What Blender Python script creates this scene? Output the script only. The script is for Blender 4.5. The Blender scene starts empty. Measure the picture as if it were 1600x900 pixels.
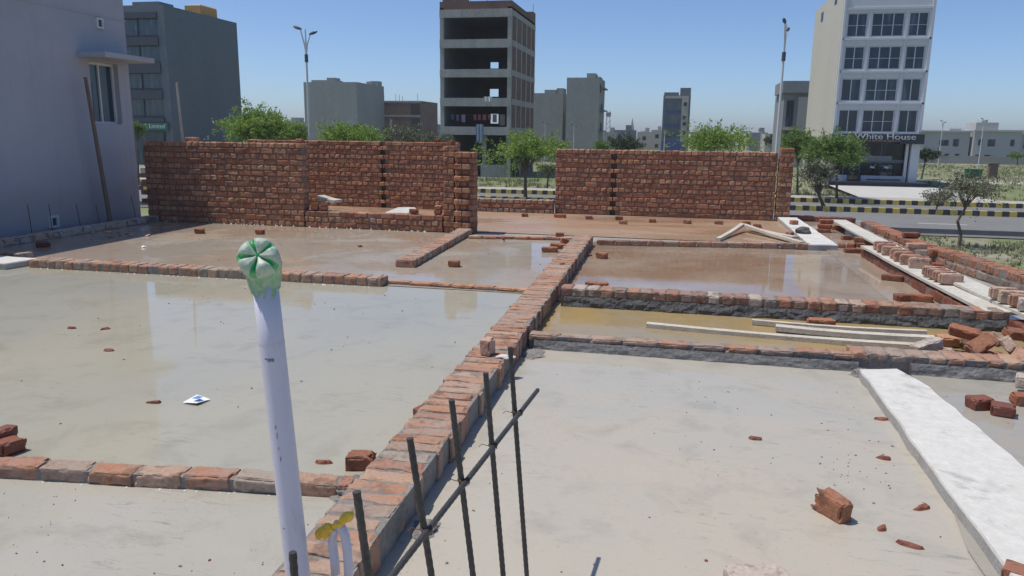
import bpy, bmesh, math, random
from mathutils import noise as mn
import numpy as np
from mathutils import Vector, Matrix, Euler

scene = bpy.context.scene
COL = scene.collection
rad = math.radians

# ------------------------------------------------------------------ camera
F, ROLL, HOR = 1190.0, 0.012, 243.0            # focal length in px of a 1600 px frame, roll, horizon above centre
_u = lambda v: np.array(v, float) / np.linalg.norm(v)
_Y = _u([265, -HOR + ROLL * 265, F])
_U = -_u([-ROLL, 1, HOR / F])
_X = np.cross(_Y, _U)
if _X[0] < 0: _X = -_X
R3 = np.array([_X, _Y, _U])
EYE = np.array([0.0, 0.0, 1.6])
cam_d = bpy.data.cameras.new('camera')
cam_d.sensor_width = 36.0
cam_d.lens = 36.0 * F / 1600.0
cam_d.clip_start, cam_d.clip_end = 0.05, 6000
cam = bpy.data.objects.new('camera', cam_d)
COL.objects.link(cam)
mw = Matrix.Identity(4)
for j, v in enumerate(((1, 0, 0), (0, -1, 0), (0, 0, -1))):
    c = R3 @ np.array(v, float)
    for i in range(3): mw[i][j] = c[i]
mw.translation = Vector(EYE)
cam.matrix_world = mw
scene.camera = cam

# ------------------------------------------------------------------ sky, sun, exposure
SUN = Vector((-0.345, -0.05, 0.935)).normalized()
el = math.asin(SUN.z)
az = math.atan2(SUN.x, SUN.y)                  # clockwise from +Y
world = bpy.data.worlds.new('World')
scene.world = world
world.use_nodes = True
wn = world.node_tree
bg = wn.nodes['Background']
sky = wn.nodes.new('ShaderNodeTexSky')
sky.sky_type = 'NISHITA'
sky.sun_disc = False
sky.sun_elevation = el
sky.sun_rotation = az
sky.altitude = 200
sky.air_density = 0.7
sky.dust_density = 0.9
sky.ozone_density = 7.0
wn.links.new(sky.outputs[0], bg.inputs[0])
bg.inputs[1].default_value = 0.115
sl = bpy.data.lights.new('sun', 'SUN')
sl.energy = 3.3
sl.angle = rad(0.5)
sl.color = (1.0, 0.94, 0.84)
so = bpy.data.objects.new('sun', sl)
so.rotation_euler = SUN.to_track_quat('Z', 'Y').to_euler()
COL.objects.link(so)
scene.view_settings.view_transform = 'Standard'
scene.view_settings.look = 'None'
scene.view_settings.gamma = 1.0
scene.view_settings.exposure = 0.28
scene.cycles.max_bounces = 8
scene.cycles.caustics_reflective = False
scene.cycles.caustics_refractive = False

# ------------------------------------------------------------------ where things stand
def at(px, py, y):
    """a point of the upright plane y = const"""
    d = R3 @ np.array([px - 800, py - 450, F]); t = (y - EYE[1]) / d[1]
    return EYE + t * d
def on(px, py, z=0.0):
    """a point of the level plane z = const"""
    d = R3 @ np.array([px - 800, py - 450, F]); t = (z - EYE[2]) / d[2]
    p = EYE + t * d
    return Vector((p[0], p[1], z))
GZ = -3.3                                       # street level; the roof slab is z = 0

# ------------------------------------------------------------------ materials
def new_mat(name):
    m = bpy.data.materials.new(name); m.use_nodes = True
    nt = m.node_tree
    return m, nt, nt.nodes['Principled BSDF']
def N(nt, t, **kw):
    n = nt.nodes.new(t)
    for k, v in kw.items(): setattr(n, k, v)
    return n
def noise(nt, scale, detail=5, rough=0.6, vec=None, dist=0.0):
    n = N(nt, 'ShaderNodeTexNoise')
    n.inputs['Scale'].default_value = scale; n.inputs['Detail'].default_value = detail
    n.inputs['Roughness'].default_value = rough; n.inputs['Distortion'].default_value = dist
    if vec is not None: nt.links.new(vec, n.inputs['Vector'])
    return n.outputs['Fac']
def ramp(nt, fac, *stops):
    r = N(nt, 'ShaderNodeValToRGB'); e = r.color_ramp.elements
    while len(e) < len(stops): e.new(0.5)
    for s, (p, c) in zip(e, stops):
        s.position = p; s.color = (c, c, c, 1) if isinstance(c, (int, float)) else (*c, 1)
    nt.links.new(fac, r.inputs[0])
    return r.outputs[0]
def mix(nt, fac, a, b, mode='MIX'):
    m = N(nt, 'ShaderNodeMix', data_type='RGBA', blend_type=mode)
    for s, v in ((0, fac), (6, a), (7, b)):
        if isinstance(v, (int, float)): m.inputs[s].default_value = v
        elif isinstance(v, tuple): m.inputs[s].default_value = (*v, 1)
        else: nt.links.new(v, m.inputs[s])
    return m.outputs[2]
def math_(nt, op, a, b=0.5):
    m = N(nt, 'ShaderNodeMath', operation=op)
    for i, v in ((0, a), (1, b)):
        if isinstance(v, (int, float)): m.inputs[i].default_value = v
        else: nt.links.new(v, m.inputs[i])
    return m.outputs[0]
def bump(nt, bs, h, strength=0.4, dist=0.02):
    b = N(nt, 'ShaderNodeBump')
    b.inputs['Distance'].default_value = dist
    if isinstance(strength, (int, float)): b.inputs['Strength'].default_value = strength
    else: nt.links.new(strength, b.inputs['Strength'])
    nt.links.new(h, b.inputs['Height'])
    nt.links.new(b.outputs[0], bs.inputs['Normal'])
def coord(nt, kind='Object'):
    return N(nt, 'ShaderNodeTexCoord').outputs[kind]
def wpos(nt):
    return N(nt, 'ShaderNodeNewGeometry').outputs['Position']
def scaled(nt, vec, s):
    m = N(nt, 'ShaderNodeMapping'); m.inputs['Scale'].default_value = s
    nt.links.new(vec, m.inputs['Vector']); return m.outputs[0]

def plain(name, col, rough=0.7, var=0.15, scale=3.0, metal=0.0, bmp=0.0, bscale=60.0, streak=False):
    m, nt, bs = new_mat(name)
    v = wpos(nt)
    f = noise(nt, scale, 6, 0.62, scaled(nt, v, (1, 1, 0.22)) if streak else v)
    f2 = noise(nt, scale * 7, 4, 0.6, v)
    fm = math_(nt, 'MULTIPLY', math_(nt, 'ADD', f, f2), 0.5)
    lo = tuple(c * (1 - var) for c in col); hi = tuple(min(1, c * (1 + var)) for c in col)
    nt.links.new(ramp(nt, fm, (0.32, lo), (0.68, hi)), bs.inputs['Base Color'])
    bs.inputs['Roughness'].default_value = rough
    bs.inputs['Metallic'].default_value = metal
    if bmp: bump(nt, bs, noise(nt, bscale, 5, 0.6, v), bmp, 0.01)
    return m

def brick_mat(name, ramp_cols, mortar_amt=0.5, wet=0.0):
    m, nt, bs = new_mat(name)
    geo = N(nt, 'ShaderNodeNewGeometry'); oi = N(nt, 'ShaderNodeObjectInfo')
    r = math_(nt, 'FRACT', math_(nt, 'ADD', geo.outputs['Random Per Island'], oi.outputs['Random']))
    n = len(ramp_cols)
    base = ramp(nt, r, *[(i / (n - 1), c) for i, c in enumerate(ramp_cols)])
    v = geo.outputs['Position']
    big = noise(nt, 9, 5, 0.65, v); fine = noise(nt, 55, 5, 0.7, v)
    c = mix(nt, 0.55, base, ramp(nt, fine, (0.3, 0.42), (0.7, 1.0)), 'MULTIPLY')
    c = mix(nt, ramp(nt, big, (0.52, 0.0), (0.62, 0.55)), c, (0.10, 0.045, 0.03))
    smear = noise(nt, 13, 9, 0.78, v, 0.3); film = noise(nt, 3.2, 5, 0.6, v, 0.2)
    lo = 0.68 - 0.19 * mortar_amt
    k = math_(nt, 'ADD', math_(nt, 'MULTIPLY', smear, 0.65), math_(nt, 'MULTIPLY', film, 0.35))
    c = mix(nt, ramp(nt, k, (lo - 0.05, 0.0), (lo + 0.12, 0.62)), c, (0.33, 0.29, 0.25))
    nt.links.new(c, bs.inputs['Base Color'])
    bs.inputs['Roughness'].default_value = 0.85 - 0.3 * wet
    bump(nt, bs, math_(nt, 'ADD', fine, math_(nt, 'MULTIPLY', big, 1.5)), 0.55, 0.012)
    return m

M = {}
ORANGE = [(0.34, 0.12, 0.06), (0.42, 0.17, 0.085), (0.26, 0.095, 0.055), (0.45, 0.215, 0.12), (0.30, 0.115, 0.07), (0.38, 0.19, 0.12)]
WALLD = [(0.399, 0.172, 0.105), (0.456, 0.198, 0.118), (0.342, 0.145, 0.092), (0.494, 0.242, 0.143), (0.408, 0.172, 0.105), (0.370, 0.167, 0.113)]
WALLB = [(0.513, 0.242, 0.134), (0.589, 0.308, 0.176), (0.437, 0.194, 0.118), (0.608, 0.361, 0.218), (0.475, 0.216, 0.126), (0.551, 0.295, 0.176), (0.456, 0.207, 0.126), (0.532, 0.264, 0.155)]
PINK = [(0.56, 0.33, 0.24), (0.48, 0.26, 0.18), (0.60, 0.40, 0.30), (0.52, 0.31, 0.23)]
M['brick'] = brick_mat('red clay brick', ORANGE, 0.55)
M['brick_row'] = brick_mat('laid clay brick', [(0.44, 0.21, 0.125), (0.50, 0.27, 0.165), (0.38, 0.33, 0.28), (0.39, 0.175, 0.11), (0.52, 0.33, 0.225), (0.36, 0.27, 0.215), (0.47, 0.235, 0.14), (0.41, 0.20, 0.13)], 0.9)
M['brick_mixed'] = brick_mat('mixed clay brick', [(0.42, 0.18, 0.10), (0.22, 0.19, 0.17), (0.48, 0.26, 0.16), (0.38, 0.16, 0.10), (0.30, 0.27, 0.24), (0.46, 0.22, 0.13), (0.50, 0.44, 0.38), (0.34, 0.15, 0.10)], 0.7)
M['brick_wall'] = brick_mat('wall clay brick', WALLB, 0.38)
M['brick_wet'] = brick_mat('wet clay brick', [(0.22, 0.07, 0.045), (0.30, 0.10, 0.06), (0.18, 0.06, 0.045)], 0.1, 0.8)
M['brick_pink'] = brick_mat('dry pink brick', PINK, 0.5)
M['brick_pale'] = brick_mat('mortar smeared brick', [(0.56, 0.42, 0.32), (0.54, 0.49, 0.44), (0.58, 0.40, 0.29)], 0.7)
M['brick_wall_dark'] = brick_mat('dark wall brick', WALLD, 0.34)
M['mortar'] = plain('dark wall mortar', (0.19, 0.14, 0.11), 0.95, 0.4, 6, bmp=0.6, bscale=40)
M['mortar_grey'] = plain('grey mortar', (0.20, 0.19, 0.18), 0.9, 0.4, 7, bmp=0.9, bscale=35)
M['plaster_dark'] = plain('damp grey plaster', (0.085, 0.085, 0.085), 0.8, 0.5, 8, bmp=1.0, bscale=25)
M['plaster_grey'] = plain('grey plaster skim', (0.215, 0.21, 0.205), 0.85, 0.3, 6, bmp=0.6, bscale=45)
M['lime_old'] = plain('pale concrete', (0.50, 0.49, 0.465), 0.9, 0.3, 7, bmp=0.5, bscale=50)
def lime_mat():
    m, nt, bs = new_mat('pale concrete'); v = wpos(nt)
    big = noise(nt, 3.0, 7, 0.7, v, 0.5); f = noise(nt, 60, 5, 0.75, v); mid = noise(nt, 16, 6, 0.7, v)
    c = ramp(nt, mid, (0.3, (0.52, 0.51, 0.48)), (0.7, (0.64, 0.63, 0.60)))
    c = mix(nt, ramp(nt, big, (0.56, 0.0), (0.70, 0.8)), c, (0.30, 0.29, 0.27))
    c = mix(nt, ramp(nt, f, (0.66, 0.0), (0.72, 0.8)), c, (0.20, 0.19, 0.17))
    nt.links.new(c, bs.inputs['Base Color']); bs.inputs['Roughness'].default_value = 0.9
    bump(nt, bs, math_(nt, 'ADD', f, math_(nt, 'MULTIPLY', mid, 2.0)), 0.5, 0.008); return m
M['lime'] = lime_mat()
M['lime_edge'] = plain('raw concrete edge', (0.36, 0.355, 0.34), 0.9, 0.25, 9, bmp=0.5, bscale=50)
M['timber'] = plain('weathered timber', (0.50, 0.46, 0.39), 0.85, 0.28, 6, bmp=0.5, bscale=70)
M['timber_brown'] = plain('brown timber', (0.19, 0.14, 0.105), 0.85, 0.3, 6)
M['steel'] = plain('rebar steel', (0.085, 0.083, 0.08), 0.55, 0.4, 30, metal=0.6)
M['rust'] = plain('rusty wire', (0.16, 0.09, 0.055), 0.8, 0.3, 30)
M['pvc'] = plain('white pvc', (0.62, 0.63, 0.74), 0.35, 0.05, 4)
def pvc_mat():
    m, nt, bs = new_mat('scuffed pvc'); v = wpos(nt)
    sp = noise(nt, 120, 4, 0.7, v); sc = noise(nt, 9, 7, 0.75, scaled(nt, v, (1, 1, .35)), .5)
    c = mix(nt, ramp(nt, sc, (0.52, 0.0), (0.66, 0.45)), (0.62, 0.62, 0.72), (0.44, 0.43, 0.44))
    c = mix(nt, ramp(nt, sp, (0.70, 0.0), (0.75, 0.6)), c, (0.22, 0.21, 0.22))
    nt.links.new(c, bs.inputs['Base Color']); nt.links.new(ramp(nt, sc, (0.4, 0.3), (0.7, 0.6)), bs.inputs['Roughness']); return m
M['pvc'] = pvc_mat()
M['asphalt'] = plain('asphalt', (0.17, 0.17, 0.168), 0.9, 0.15, 0.5, bmp=0.3, bscale=20)
M['paint_white'] = plain('road paint', (0.6, 0.6, 0.58), 0.8, 0.2, 2)
M['kerb_yellow'] = plain('yellow kerb paint', (0.62, 0.47, 0.11), 0.7, 0.25, 1.5)
M['kerb_black'] = plain('black kerb paint', (0.055, 0.055, 0.055), 0.7, 0.3, 1.5)
M['kerb_grey'] = plain('grey kerb', (0.16, 0.16, 0.16), 0.8, 0.2, 1.5)

def ground_mat():
    m, nt, bs = new_mat('dry ground with grass')
    v = wpos(nt)
    big = noise(nt, 0.05, 6, 0.6, v); mid = noise(nt, 0.5, 6, 0.65, v); fine = noise(nt, 4, 4, 0.7, v)
    dirt = ramp(nt, fine, (0.3, (0.23, 0.205, 0.165)), (0.7, (0.36, 0.33, 0.275)))
    grass = ramp(nt, fine, (0.3, (0.09, 0.125, 0.035)), (0.7, (0.19, 0.215, 0.085)))
    k = ramp(nt, math_(nt, 'ADD', math_(nt, 'MULTIPLY', big, 0.6), math_(nt, 'MULTIPLY', mid, 0.4)), (0.39, 0.0), (0.50, 0.92))
    nt.links.new(mix(nt, k, dirt, grass), bs.inputs['Base Color'])
    bs.inputs['Roughness'].default_value = 0.95
    return m
M['ground'] = ground_mat()

def wet_mat(name, a, b, wet_lo, wet_hi, ripple=0.5, off=0.0, scale=0.6, rough_dry=0.4, speck=0.6, stretch=(1, 1, 1)):
    """cement slab under a film of curing water: murky colour below, water gloss on top"""
    m, nt, bs = new_mat(name)
    v0 = wpos(nt)
    mp = N(nt, 'ShaderNodeMapping'); mp.inputs['Location'].default_value = (off, off * 1.7, 0); mp.inputs['Scale'].default_value = stretch
    nt.links.new(v0, mp.inputs['Vector']); v = mp.outputs[0]
    big = noise(nt, scale, 7, 0.6, v, 0.8); mid = noise(nt, scale * 6, 6, 0.65, v, 0.4); fine = noise(nt, 45, 5, 0.7, v)
    c = mix(nt, ramp(nt, big, (0.38, 0.0), (0.62, 1.0)), a, b)
    c = mix(nt, ramp(nt, mid, (0.52, 0.0), (0.72, 0.45)), c, tuple(x * 0.62 for x in a))
    c = mix(nt, ramp(nt, fine, (0.62, 0.0), (0.72, speck)), c, tuple(x * 0.5 for x in a))
    mr = N(nt, 'ShaderNodeMapping'); mr.inputs['Rotation'].default_value = (0, 0, 0.5); mr.inputs['Scale'].default_value = (2.2, 13, 1); nt.links.new(v, mr.inputs['Vector'])
    strk = noise(nt, 2.4, 7, 0.75, mr.outputs[0], 1.2); where = noise(nt, 1.6, 3, 0.5, v, 0.3)
    sm = math_(nt, 'MULTIPLY', ramp(nt, strk, (0.57, 0.0), (0.64, 1.0)), ramp(nt, where, (0.44, 0.0), (0.58, 0.62)))
    c = mix(nt, sm, c, tuple(x * 0.6 for x in a))
    nt.links.new(c, bs.inputs['Base Color'])
    w = ramp(nt, math_(nt, 'ADD', math_(nt, 'MULTIPLY', noise(nt, scale * 1.3, 6, 0.6, v, 0.5), 0.75), math_(nt, 'MULTIPLY', mid, 0.25)), (wet_lo, 1.0), (wet_hi, 0.0))
    bs.inputs['IOR'].default_value = 1.33
    rr = ramp(nt, w, (0.0, rough_dry), (1.0, 0.015))
    nt.links.new(rr, bs.inputs['Roughness'])
    wave = noise(nt, 9, 3, 0.55, scaled(nt, v0, (1.0, 2.2, 1)), 0.3)
    hgt = mix(nt, w, fine, wave)
    st = ramp(nt, w, (0.0, 0.35), (1.0, 0.05 * ripple))
    bump(nt, bs, hgt, st, 0.01)
    return m

def leaf_mat(name, cols, trans=0.35):
    m, nt, bs = new_mat(name)
    geo = N(nt, 'ShaderNodeNewGeometry')
    c = ramp(nt, geo.outputs['Random Per Island'], *[(i / (len(cols) - 1), k) for i, k in enumerate(cols)])
    nt.links.new(c, bs.inputs['Base Color']); bs.inputs['Roughness'].default_value = 0.6
    tr = N(nt, 'ShaderNodeBsdfTranslucent'); nt.links.new(c, tr.inputs['Color'])
    ms = N(nt, 'ShaderNodeMixShader'); ms.inputs[0].default_value = trans
    nt.links.new(bs.outputs[0], ms.inputs[1]); nt.links.new(tr.outputs[0], ms.inputs[2])
    nt.links.new(ms.outputs[0], nt.nodes['Material Output'].inputs['Surface'])
    return m
M['leaf_bright'] = leaf_mat('bright feathery leaves', [(0.15, 0.26, 0.045), (0.22, 0.34, 0.06), (0.29, 0.39, 0.09), (0.12, 0.21, 0.04)], 0.45)
M['leaf_mid'] = leaf_mat('green leaves', [(0.09, 0.17, 0.035), (0.15, 0.25, 0.055), (0.20, 0.29, 0.075)])
M['leaf_dark'] = leaf_mat('dark leaves', [(0.03, 0.05, 0.02), (0.05, 0.075, 0.03), (0.075, 0.095, 0.045)], 0.2)
M['leaf_dusty'] = leaf_mat('dusty leaves', [(0.18, 0.18, 0.125), (0.12, 0.135, 0.075), (0.24, 0.235, 0.175), (0.085, 0.10, 0.05)], 0.2)
M['leaf_olive'] = leaf_mat('dry olive leaves', [(0.10, 0.12, 0.06), (0.15, 0.165, 0.10), (0.075, 0.09, 0.045)], 0.25)
M['bark'] = plain('bark', (0.13, 0.105, 0.08), 0.95, 0.3, 4)

def glass_mat(name, col=(0.02, 0.03, 0.045), rough=0.04):
    m, nt, bs = new_mat(name)
    v = wpos(nt)
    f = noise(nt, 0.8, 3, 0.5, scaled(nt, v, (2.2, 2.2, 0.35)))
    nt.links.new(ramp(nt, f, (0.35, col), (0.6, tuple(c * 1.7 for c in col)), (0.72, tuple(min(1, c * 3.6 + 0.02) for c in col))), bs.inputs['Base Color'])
    bs.inputs['Roughness'].default_value = rough
    bs.inputs['IOR'].default_value = 1.5
    return m
M['glass'] = glass_mat('dark window glass')
M['glass_teal'] = glass_mat('tinted facade glass', (0.035, 0.062, 0.085))

# ------------------------------------------------------------------ mesh builder
_CF = None
def brick_shape(L, W, H, ch=0.006, jit=0.003, rng=random):
    """24 corners of a chamfered block centred on the origin, and its faces"""
    global _CF
    h = (L / 2, W / 2, H / 2)
    vs, idx = [], {}
    for sx in (-1, 1):
        for sy in (-1, 1):
            for sz in (-1, 1):
                j = [rng.uniform(-jit, jit) for _ in range(3)]
                c = ch * rng.uniform(0.6, 1.8)
                for ax in range(3):
                    s = (sx, sy, sz)
                    p = [s[k] * (h[k] - (0 if k == ax else c)) + j[k] for k in range(3)]
                    idx[(sx, sy, sz, ax)] = len(vs); vs.append(p)
    if _CF is None:
        fs = []
        for ax in range(3):
            o = [k for k in range(3) if k != ax]
            for s in (-1, 1):
                q = []
                for a, b in ((-1, -1), (1, -1), (1, 1), (-1, 1)):
                    k = [0, 0, 0]; k[ax] = s; k[o[0]] = a; k[o[1]] = b
                    q.append(idx[(*k, ax)])
                fs.append(q)
        for ax in range(3):                       # the twelve edges
            o = [k for k in range(3) if k != ax]
            for a in (-1, 1):
                for b in (-1, 1):
                    k1 = [0, 0, 0]; k1[ax] = -1; k1[o[0]] = a; k1[o[1]] = b
                    k2 = list(k1); k2[ax] = 1
                    fs.append([idx[(*k1, o[0])], idx[(*k2, o[0])], idx[(*k2, o[1])], idx[(*k1, o[1])]])
        for sx in (-1, 1):
            for sy in (-1, 1):
                for sz in (-1, 1):
                    fs.append([idx[(sx, sy, sz, 0)], idx[(sx, sy, sz, 1)], idx[(sx, sy, sz, 2)]])
        _CF = fs
    return vs, _CF

_WORN = {}
def worn_shape(L, W, H, seed, cuts=9, chip=1.0):
    """a block with knocked-off corners, ragged arrises and a slightly uneven skin"""
    k = (round(L, 2), round(W, 2), round(H, 2), seed, cuts)
    if k not in _WORN:
        bm = bmesh.new(); bmesh.ops.create_cube(bm, size=1.0)
        bmesh.ops.subdivide_edges(bm, edges=list(bm.edges), cuts=cuts, use_grid_fill=True)
        h = Vector((L / 2, W / 2, H / 2)); off = Vector((seed * 7.3, seed * 1.9, seed * 3.1))
        for v in bm.verts:
            c = Vector((math.copysign(min(.5, abs(v.co[i]) ** .8 * .5 ** .2), v.co[i]) for i in range(3)))
            p = Vector((c.x * L, c.y * W, c.z * H)); d = Vector((0, 0, 0))
            near = [max(0.0, 1 - (h[i] - abs(p[i])) / 0.016) for i in range(3)]
            e = sorted(near); arris = e[1]
            bite = max(0.0, mn.noise(p * 21 + off) + 0.12) * 0.016 * chip + 0.0022
            big = max(0.0, mn.noise(p * 9 + off * 2) - 0.18) * 0.05 * chip
            for i in range(3):
                if near[i] > 0: d[i] -= math.copysign(arris * near[i] * (bite + big), p[i])
            d += mn.noise_vector(p * 13 + off) * 0.0028 + mn.noise_vector(p * 45 + off) * 0.0010
            v.co = p + d
        bm.verts.index_update()
        _WORN[k] = ([tuple(v.co) for v in bm.verts], [tuple(q.index for q in f.verts) for f in bm.faces]); bm.free()
    return _WORN[k]

class MB:
    def __init__(s): s.v, s.f, s.m = [], [], []
    def add(s, vs, fs, mi=0):
        o = len(s.v); s.v += [tuple(p) for p in vs]; s.f += [tuple(i + o for i in f) for f in fs]; s.m += [mi] * len(fs); return s
    def box(s, x0, x1, y0, y1, z0, z1, mi=0):
        vs = [(x, y, z) for x in (x0, x1) for y in (y0, y1) for z in (z0, z1)]
        return s.add(vs, [(0, 1, 3, 2), (4, 6, 7, 5), (0, 4, 5, 1), (2, 3, 7, 6), (0, 2, 6, 4), (1, 5, 7, 3)], mi)
    def obox(s, c, size, rot=(0, 0, 0), mi=0, ch=0, jit=0.0):
        r = Euler(rot).to_matrix()
        if ch or jit: vs, fs = brick_shape(*size, ch, jit)
        else:
            h = [k / 2 for k in size]
            vs = [(x, y, z) for x in (-h[0], h[0]) for y in (-h[1], h[1]) for z in (-h[2], h[2])]
            fs = [(0, 1, 3, 2), (4, 6, 7, 5), (0, 4, 5, 1), (2, 3, 7, 6), (0, 2, 6, 4), (1, 5, 7, 3)]
        return s.add([tuple(r @ Vector(v) + Vector(c)) for v in vs], fs, mi)
    def tube(s, pts, rads, n=8, mi=0, cap=True):
        pts = [Vector(p) for p in pts]
        if isinstance(rads, (int, float)): rads = [rads] * len(pts)
        vs, fs = [], []
        ref = Vector((0.31, 0.17, 0.93)).normalized()
        for i, p in enumerate(pts):
            d = (pts[min(i + 1, len(pts) - 1)] - pts[max(i - 1, 0)]).normalized()
            a = d.cross(ref)
            if a.length < 0.05: a = d.cross(Vector((1, 0, 0)))
            a.normalize(); b = d.cross(a)
            for k in range(n):
                t = 2 * math.pi * k / n
                vs.append(p + (a * math.cos(t) + b * math.sin(t)) * rads[i])
        for i in range(len(pts) - 1):
            for k in range(n):
                fs.append((i * n + k, i * n + (k + 1) % n, (i + 1) * n + (k + 1) % n, (i + 1) * n + k))
        if cap:
            fs.append(tuple(range(n))[::-1]); fs.append(tuple((len(pts) - 1) * n + k for k in range(n)))
        return s.add(vs, fs, mi)
    def quad(s, a, b, c, d, mi=0): return s.add([a, b, c, d], [(0, 1, 2, 3)], mi)
    def build(s, name, mats, parent=None, base=None, smooth=False, normals=True):
        me = bpy.data.meshes.new(name)
        o = bpy.data.objects.new(name, me)
        base = Vector(base) if base is not None else (Vector(parent.location) if parent is not None and parent.parent is None else Vector((0, 0, 0)))
        off = base
        if parent is not None: off = total_loc(parent)
        elif base is not None: o.location = base
        me.from_pydata([(p[0] - off.x, p[1] - off.y, p[2] - off.z) for p in s.v], [], s.f)
        for m in (mats if isinstance(mats, (list, tuple)) else [mats]): me.materials.append(M[m] if isinstance(m, str) else m)
        me.polygons.foreach_set('material_index', s.m)
        if normals:
            bm = bmesh.new(); bm.from_mesh(me); bmesh.ops.recalc_face_normals(bm, faces=bm.faces); bm.to_mesh(me); bm.free()
        if smooth: me.polygons.foreach_set('use_smooth', [True] * len(me.polygons))
        me.update()
        COL.objects.link(o)
        if parent is not None: o.parent = parent
        return o
def total_loc(o):
    v = Vector((0, 0, 0))
    while o is not None: v += Vector(o.location); o = o.parent
    return v
def tag(o, label=None, cat=None, group=None, kind=None):
    for k, v in (('label', label), ('category', cat), ('group', group), ('kind', kind)):
        if v: o[k] = v
    return o
def thing(name, loc, label, cat, group=None):
    o = bpy.data.objects.new(name, None); o.location = loc; o.empty_display_size = 0.2
    COL.objects.link(o); return tag(o, label, cat, group)
def clone(src, label=None, loc=None, rot=None):
    c = src.copy(); COL.objects.link(c)
    if loc is not None: c.location = loc
    if rot is not None: c.rotation_euler = rot
    if label: c['label'] = label
    for ch in list(src.children):
        d = ch.copy(); COL.objects.link(d); d.parent = c
        for g in list(ch.children):
            e = g.copy(); COL.objects.link(e); e.parent = d
    return c

# ------------------------------------------------------------------ the ground, roads, slab
mb = MB(); S = 2600
mb.quad((-S, -400, GZ), (S, -400, GZ), (S, 4000, GZ), (-S, 4000, GZ)); tag(mb.build('ground', 'ground'), kind='structure')
def road(y0, y1, z=0.006):
    m = MB(); m.quad((-260, y0, GZ + z), (260, y0, GZ + z), (260, y1, GZ + z), (-260, y1, GZ + z))
    return tag(m.build('road', 'asphalt'), kind='structure')
road(43.3, 54.0); road(55.2, 61.0)
mb = MB()
for k in range(-20, 24):
    x = k * 5.6 + 2.5
    mb.box(x, x + 2.6, 48.1, 48.25, GZ + 0.011, GZ + 0.013)
    mb.box(x + 1, x + 3.0, 45.7, 45.85, GZ + 0.011, GZ + 0.013)
tag(mb.build('road_marking', 'paint_white'), kind='structure')
mb = MB(); mb.quad((-260, 41.9, GZ + 0.05), (260, 41.9, GZ + 0.05), (260, 43.05, GZ + 0.05), (-260, 43.05, GZ + 0.05))
mb.box(-260, 260, 42.75, 43.3, GZ - 0.1, GZ + 0.3)
tag(mb.build('kerb', 'kerb_grey'), kind='structure')
for ky in (54.0, 61.0):
    mb = MB()
    for k in range(-400, 420):
        mb.box(k * 0.43, k * 0.43 + 0.43, ky, ky + 0.25, GZ - 0.1, GZ + 0.33, k % 2)
    tag(mb.build('kerb', ['kerb_yellow', 'kerb_black']), kind='structure')
mb = MB(); mb.box(-260, 260, 54.3, 55.2, GZ - 0.1, GZ + 0.2)
M['median'] = plain('median soil', (0.25, 0.225, 0.18), 0.95, 0.35, 1.0)
tag(mb.build('median', 'median'), kind='structure')
mb = MB(); mb.quad((-260, 61.3, GZ + 0.3), (260, 61.3, GZ + 0.3), (260, 64.0, GZ + 0.3), (-260, 64.0, GZ + 0.3)); mb.box(-260, 260, 61.3, 64.0, GZ - 0.1, GZ + 0.296)
M['footpath'] = plain('pale footpath', (0.36, 0.345, 0.31), 0.95, 0.2, 0.7)
tag(mb.build('footpath', 'footpath'), kind='structure')
mb = MB(); mb.quad((28, 92, GZ + 0.01), (140, 112, GZ + 0.01), (140, 117, GZ + 0.01), (28, 96, GZ + 0.01))
M['dirt'] = plain('pale dirt track', (0.42, 0.40, 0.35), 0.95, 0.2, 0.6)
tag(mb.build('path', 'dirt'), kind='structure')

mb = MB(); rim = [(-9.25, -4), (5.0, -4), (4.75, 1.0), (4.02, 6.2), (3.46, 10.8), (3.34, 15.62), (-9.25, 15.62)]
mb.add([(x, y, z) for z in (GZ, -0.004) for x, y in rim], [tuple(range(7, 14))] + [(i, (i + 1) % 7, 7 + (i + 1) % 7, 7 + i) for i in range(7)])
M['slab'] = plain('cement slab', (0.30, 0.285, 0.26), 0.8, 0.25, 2, bmp=0.4)
tag(mb.build('roof_slab', 'slab'), kind='structure')

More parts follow.
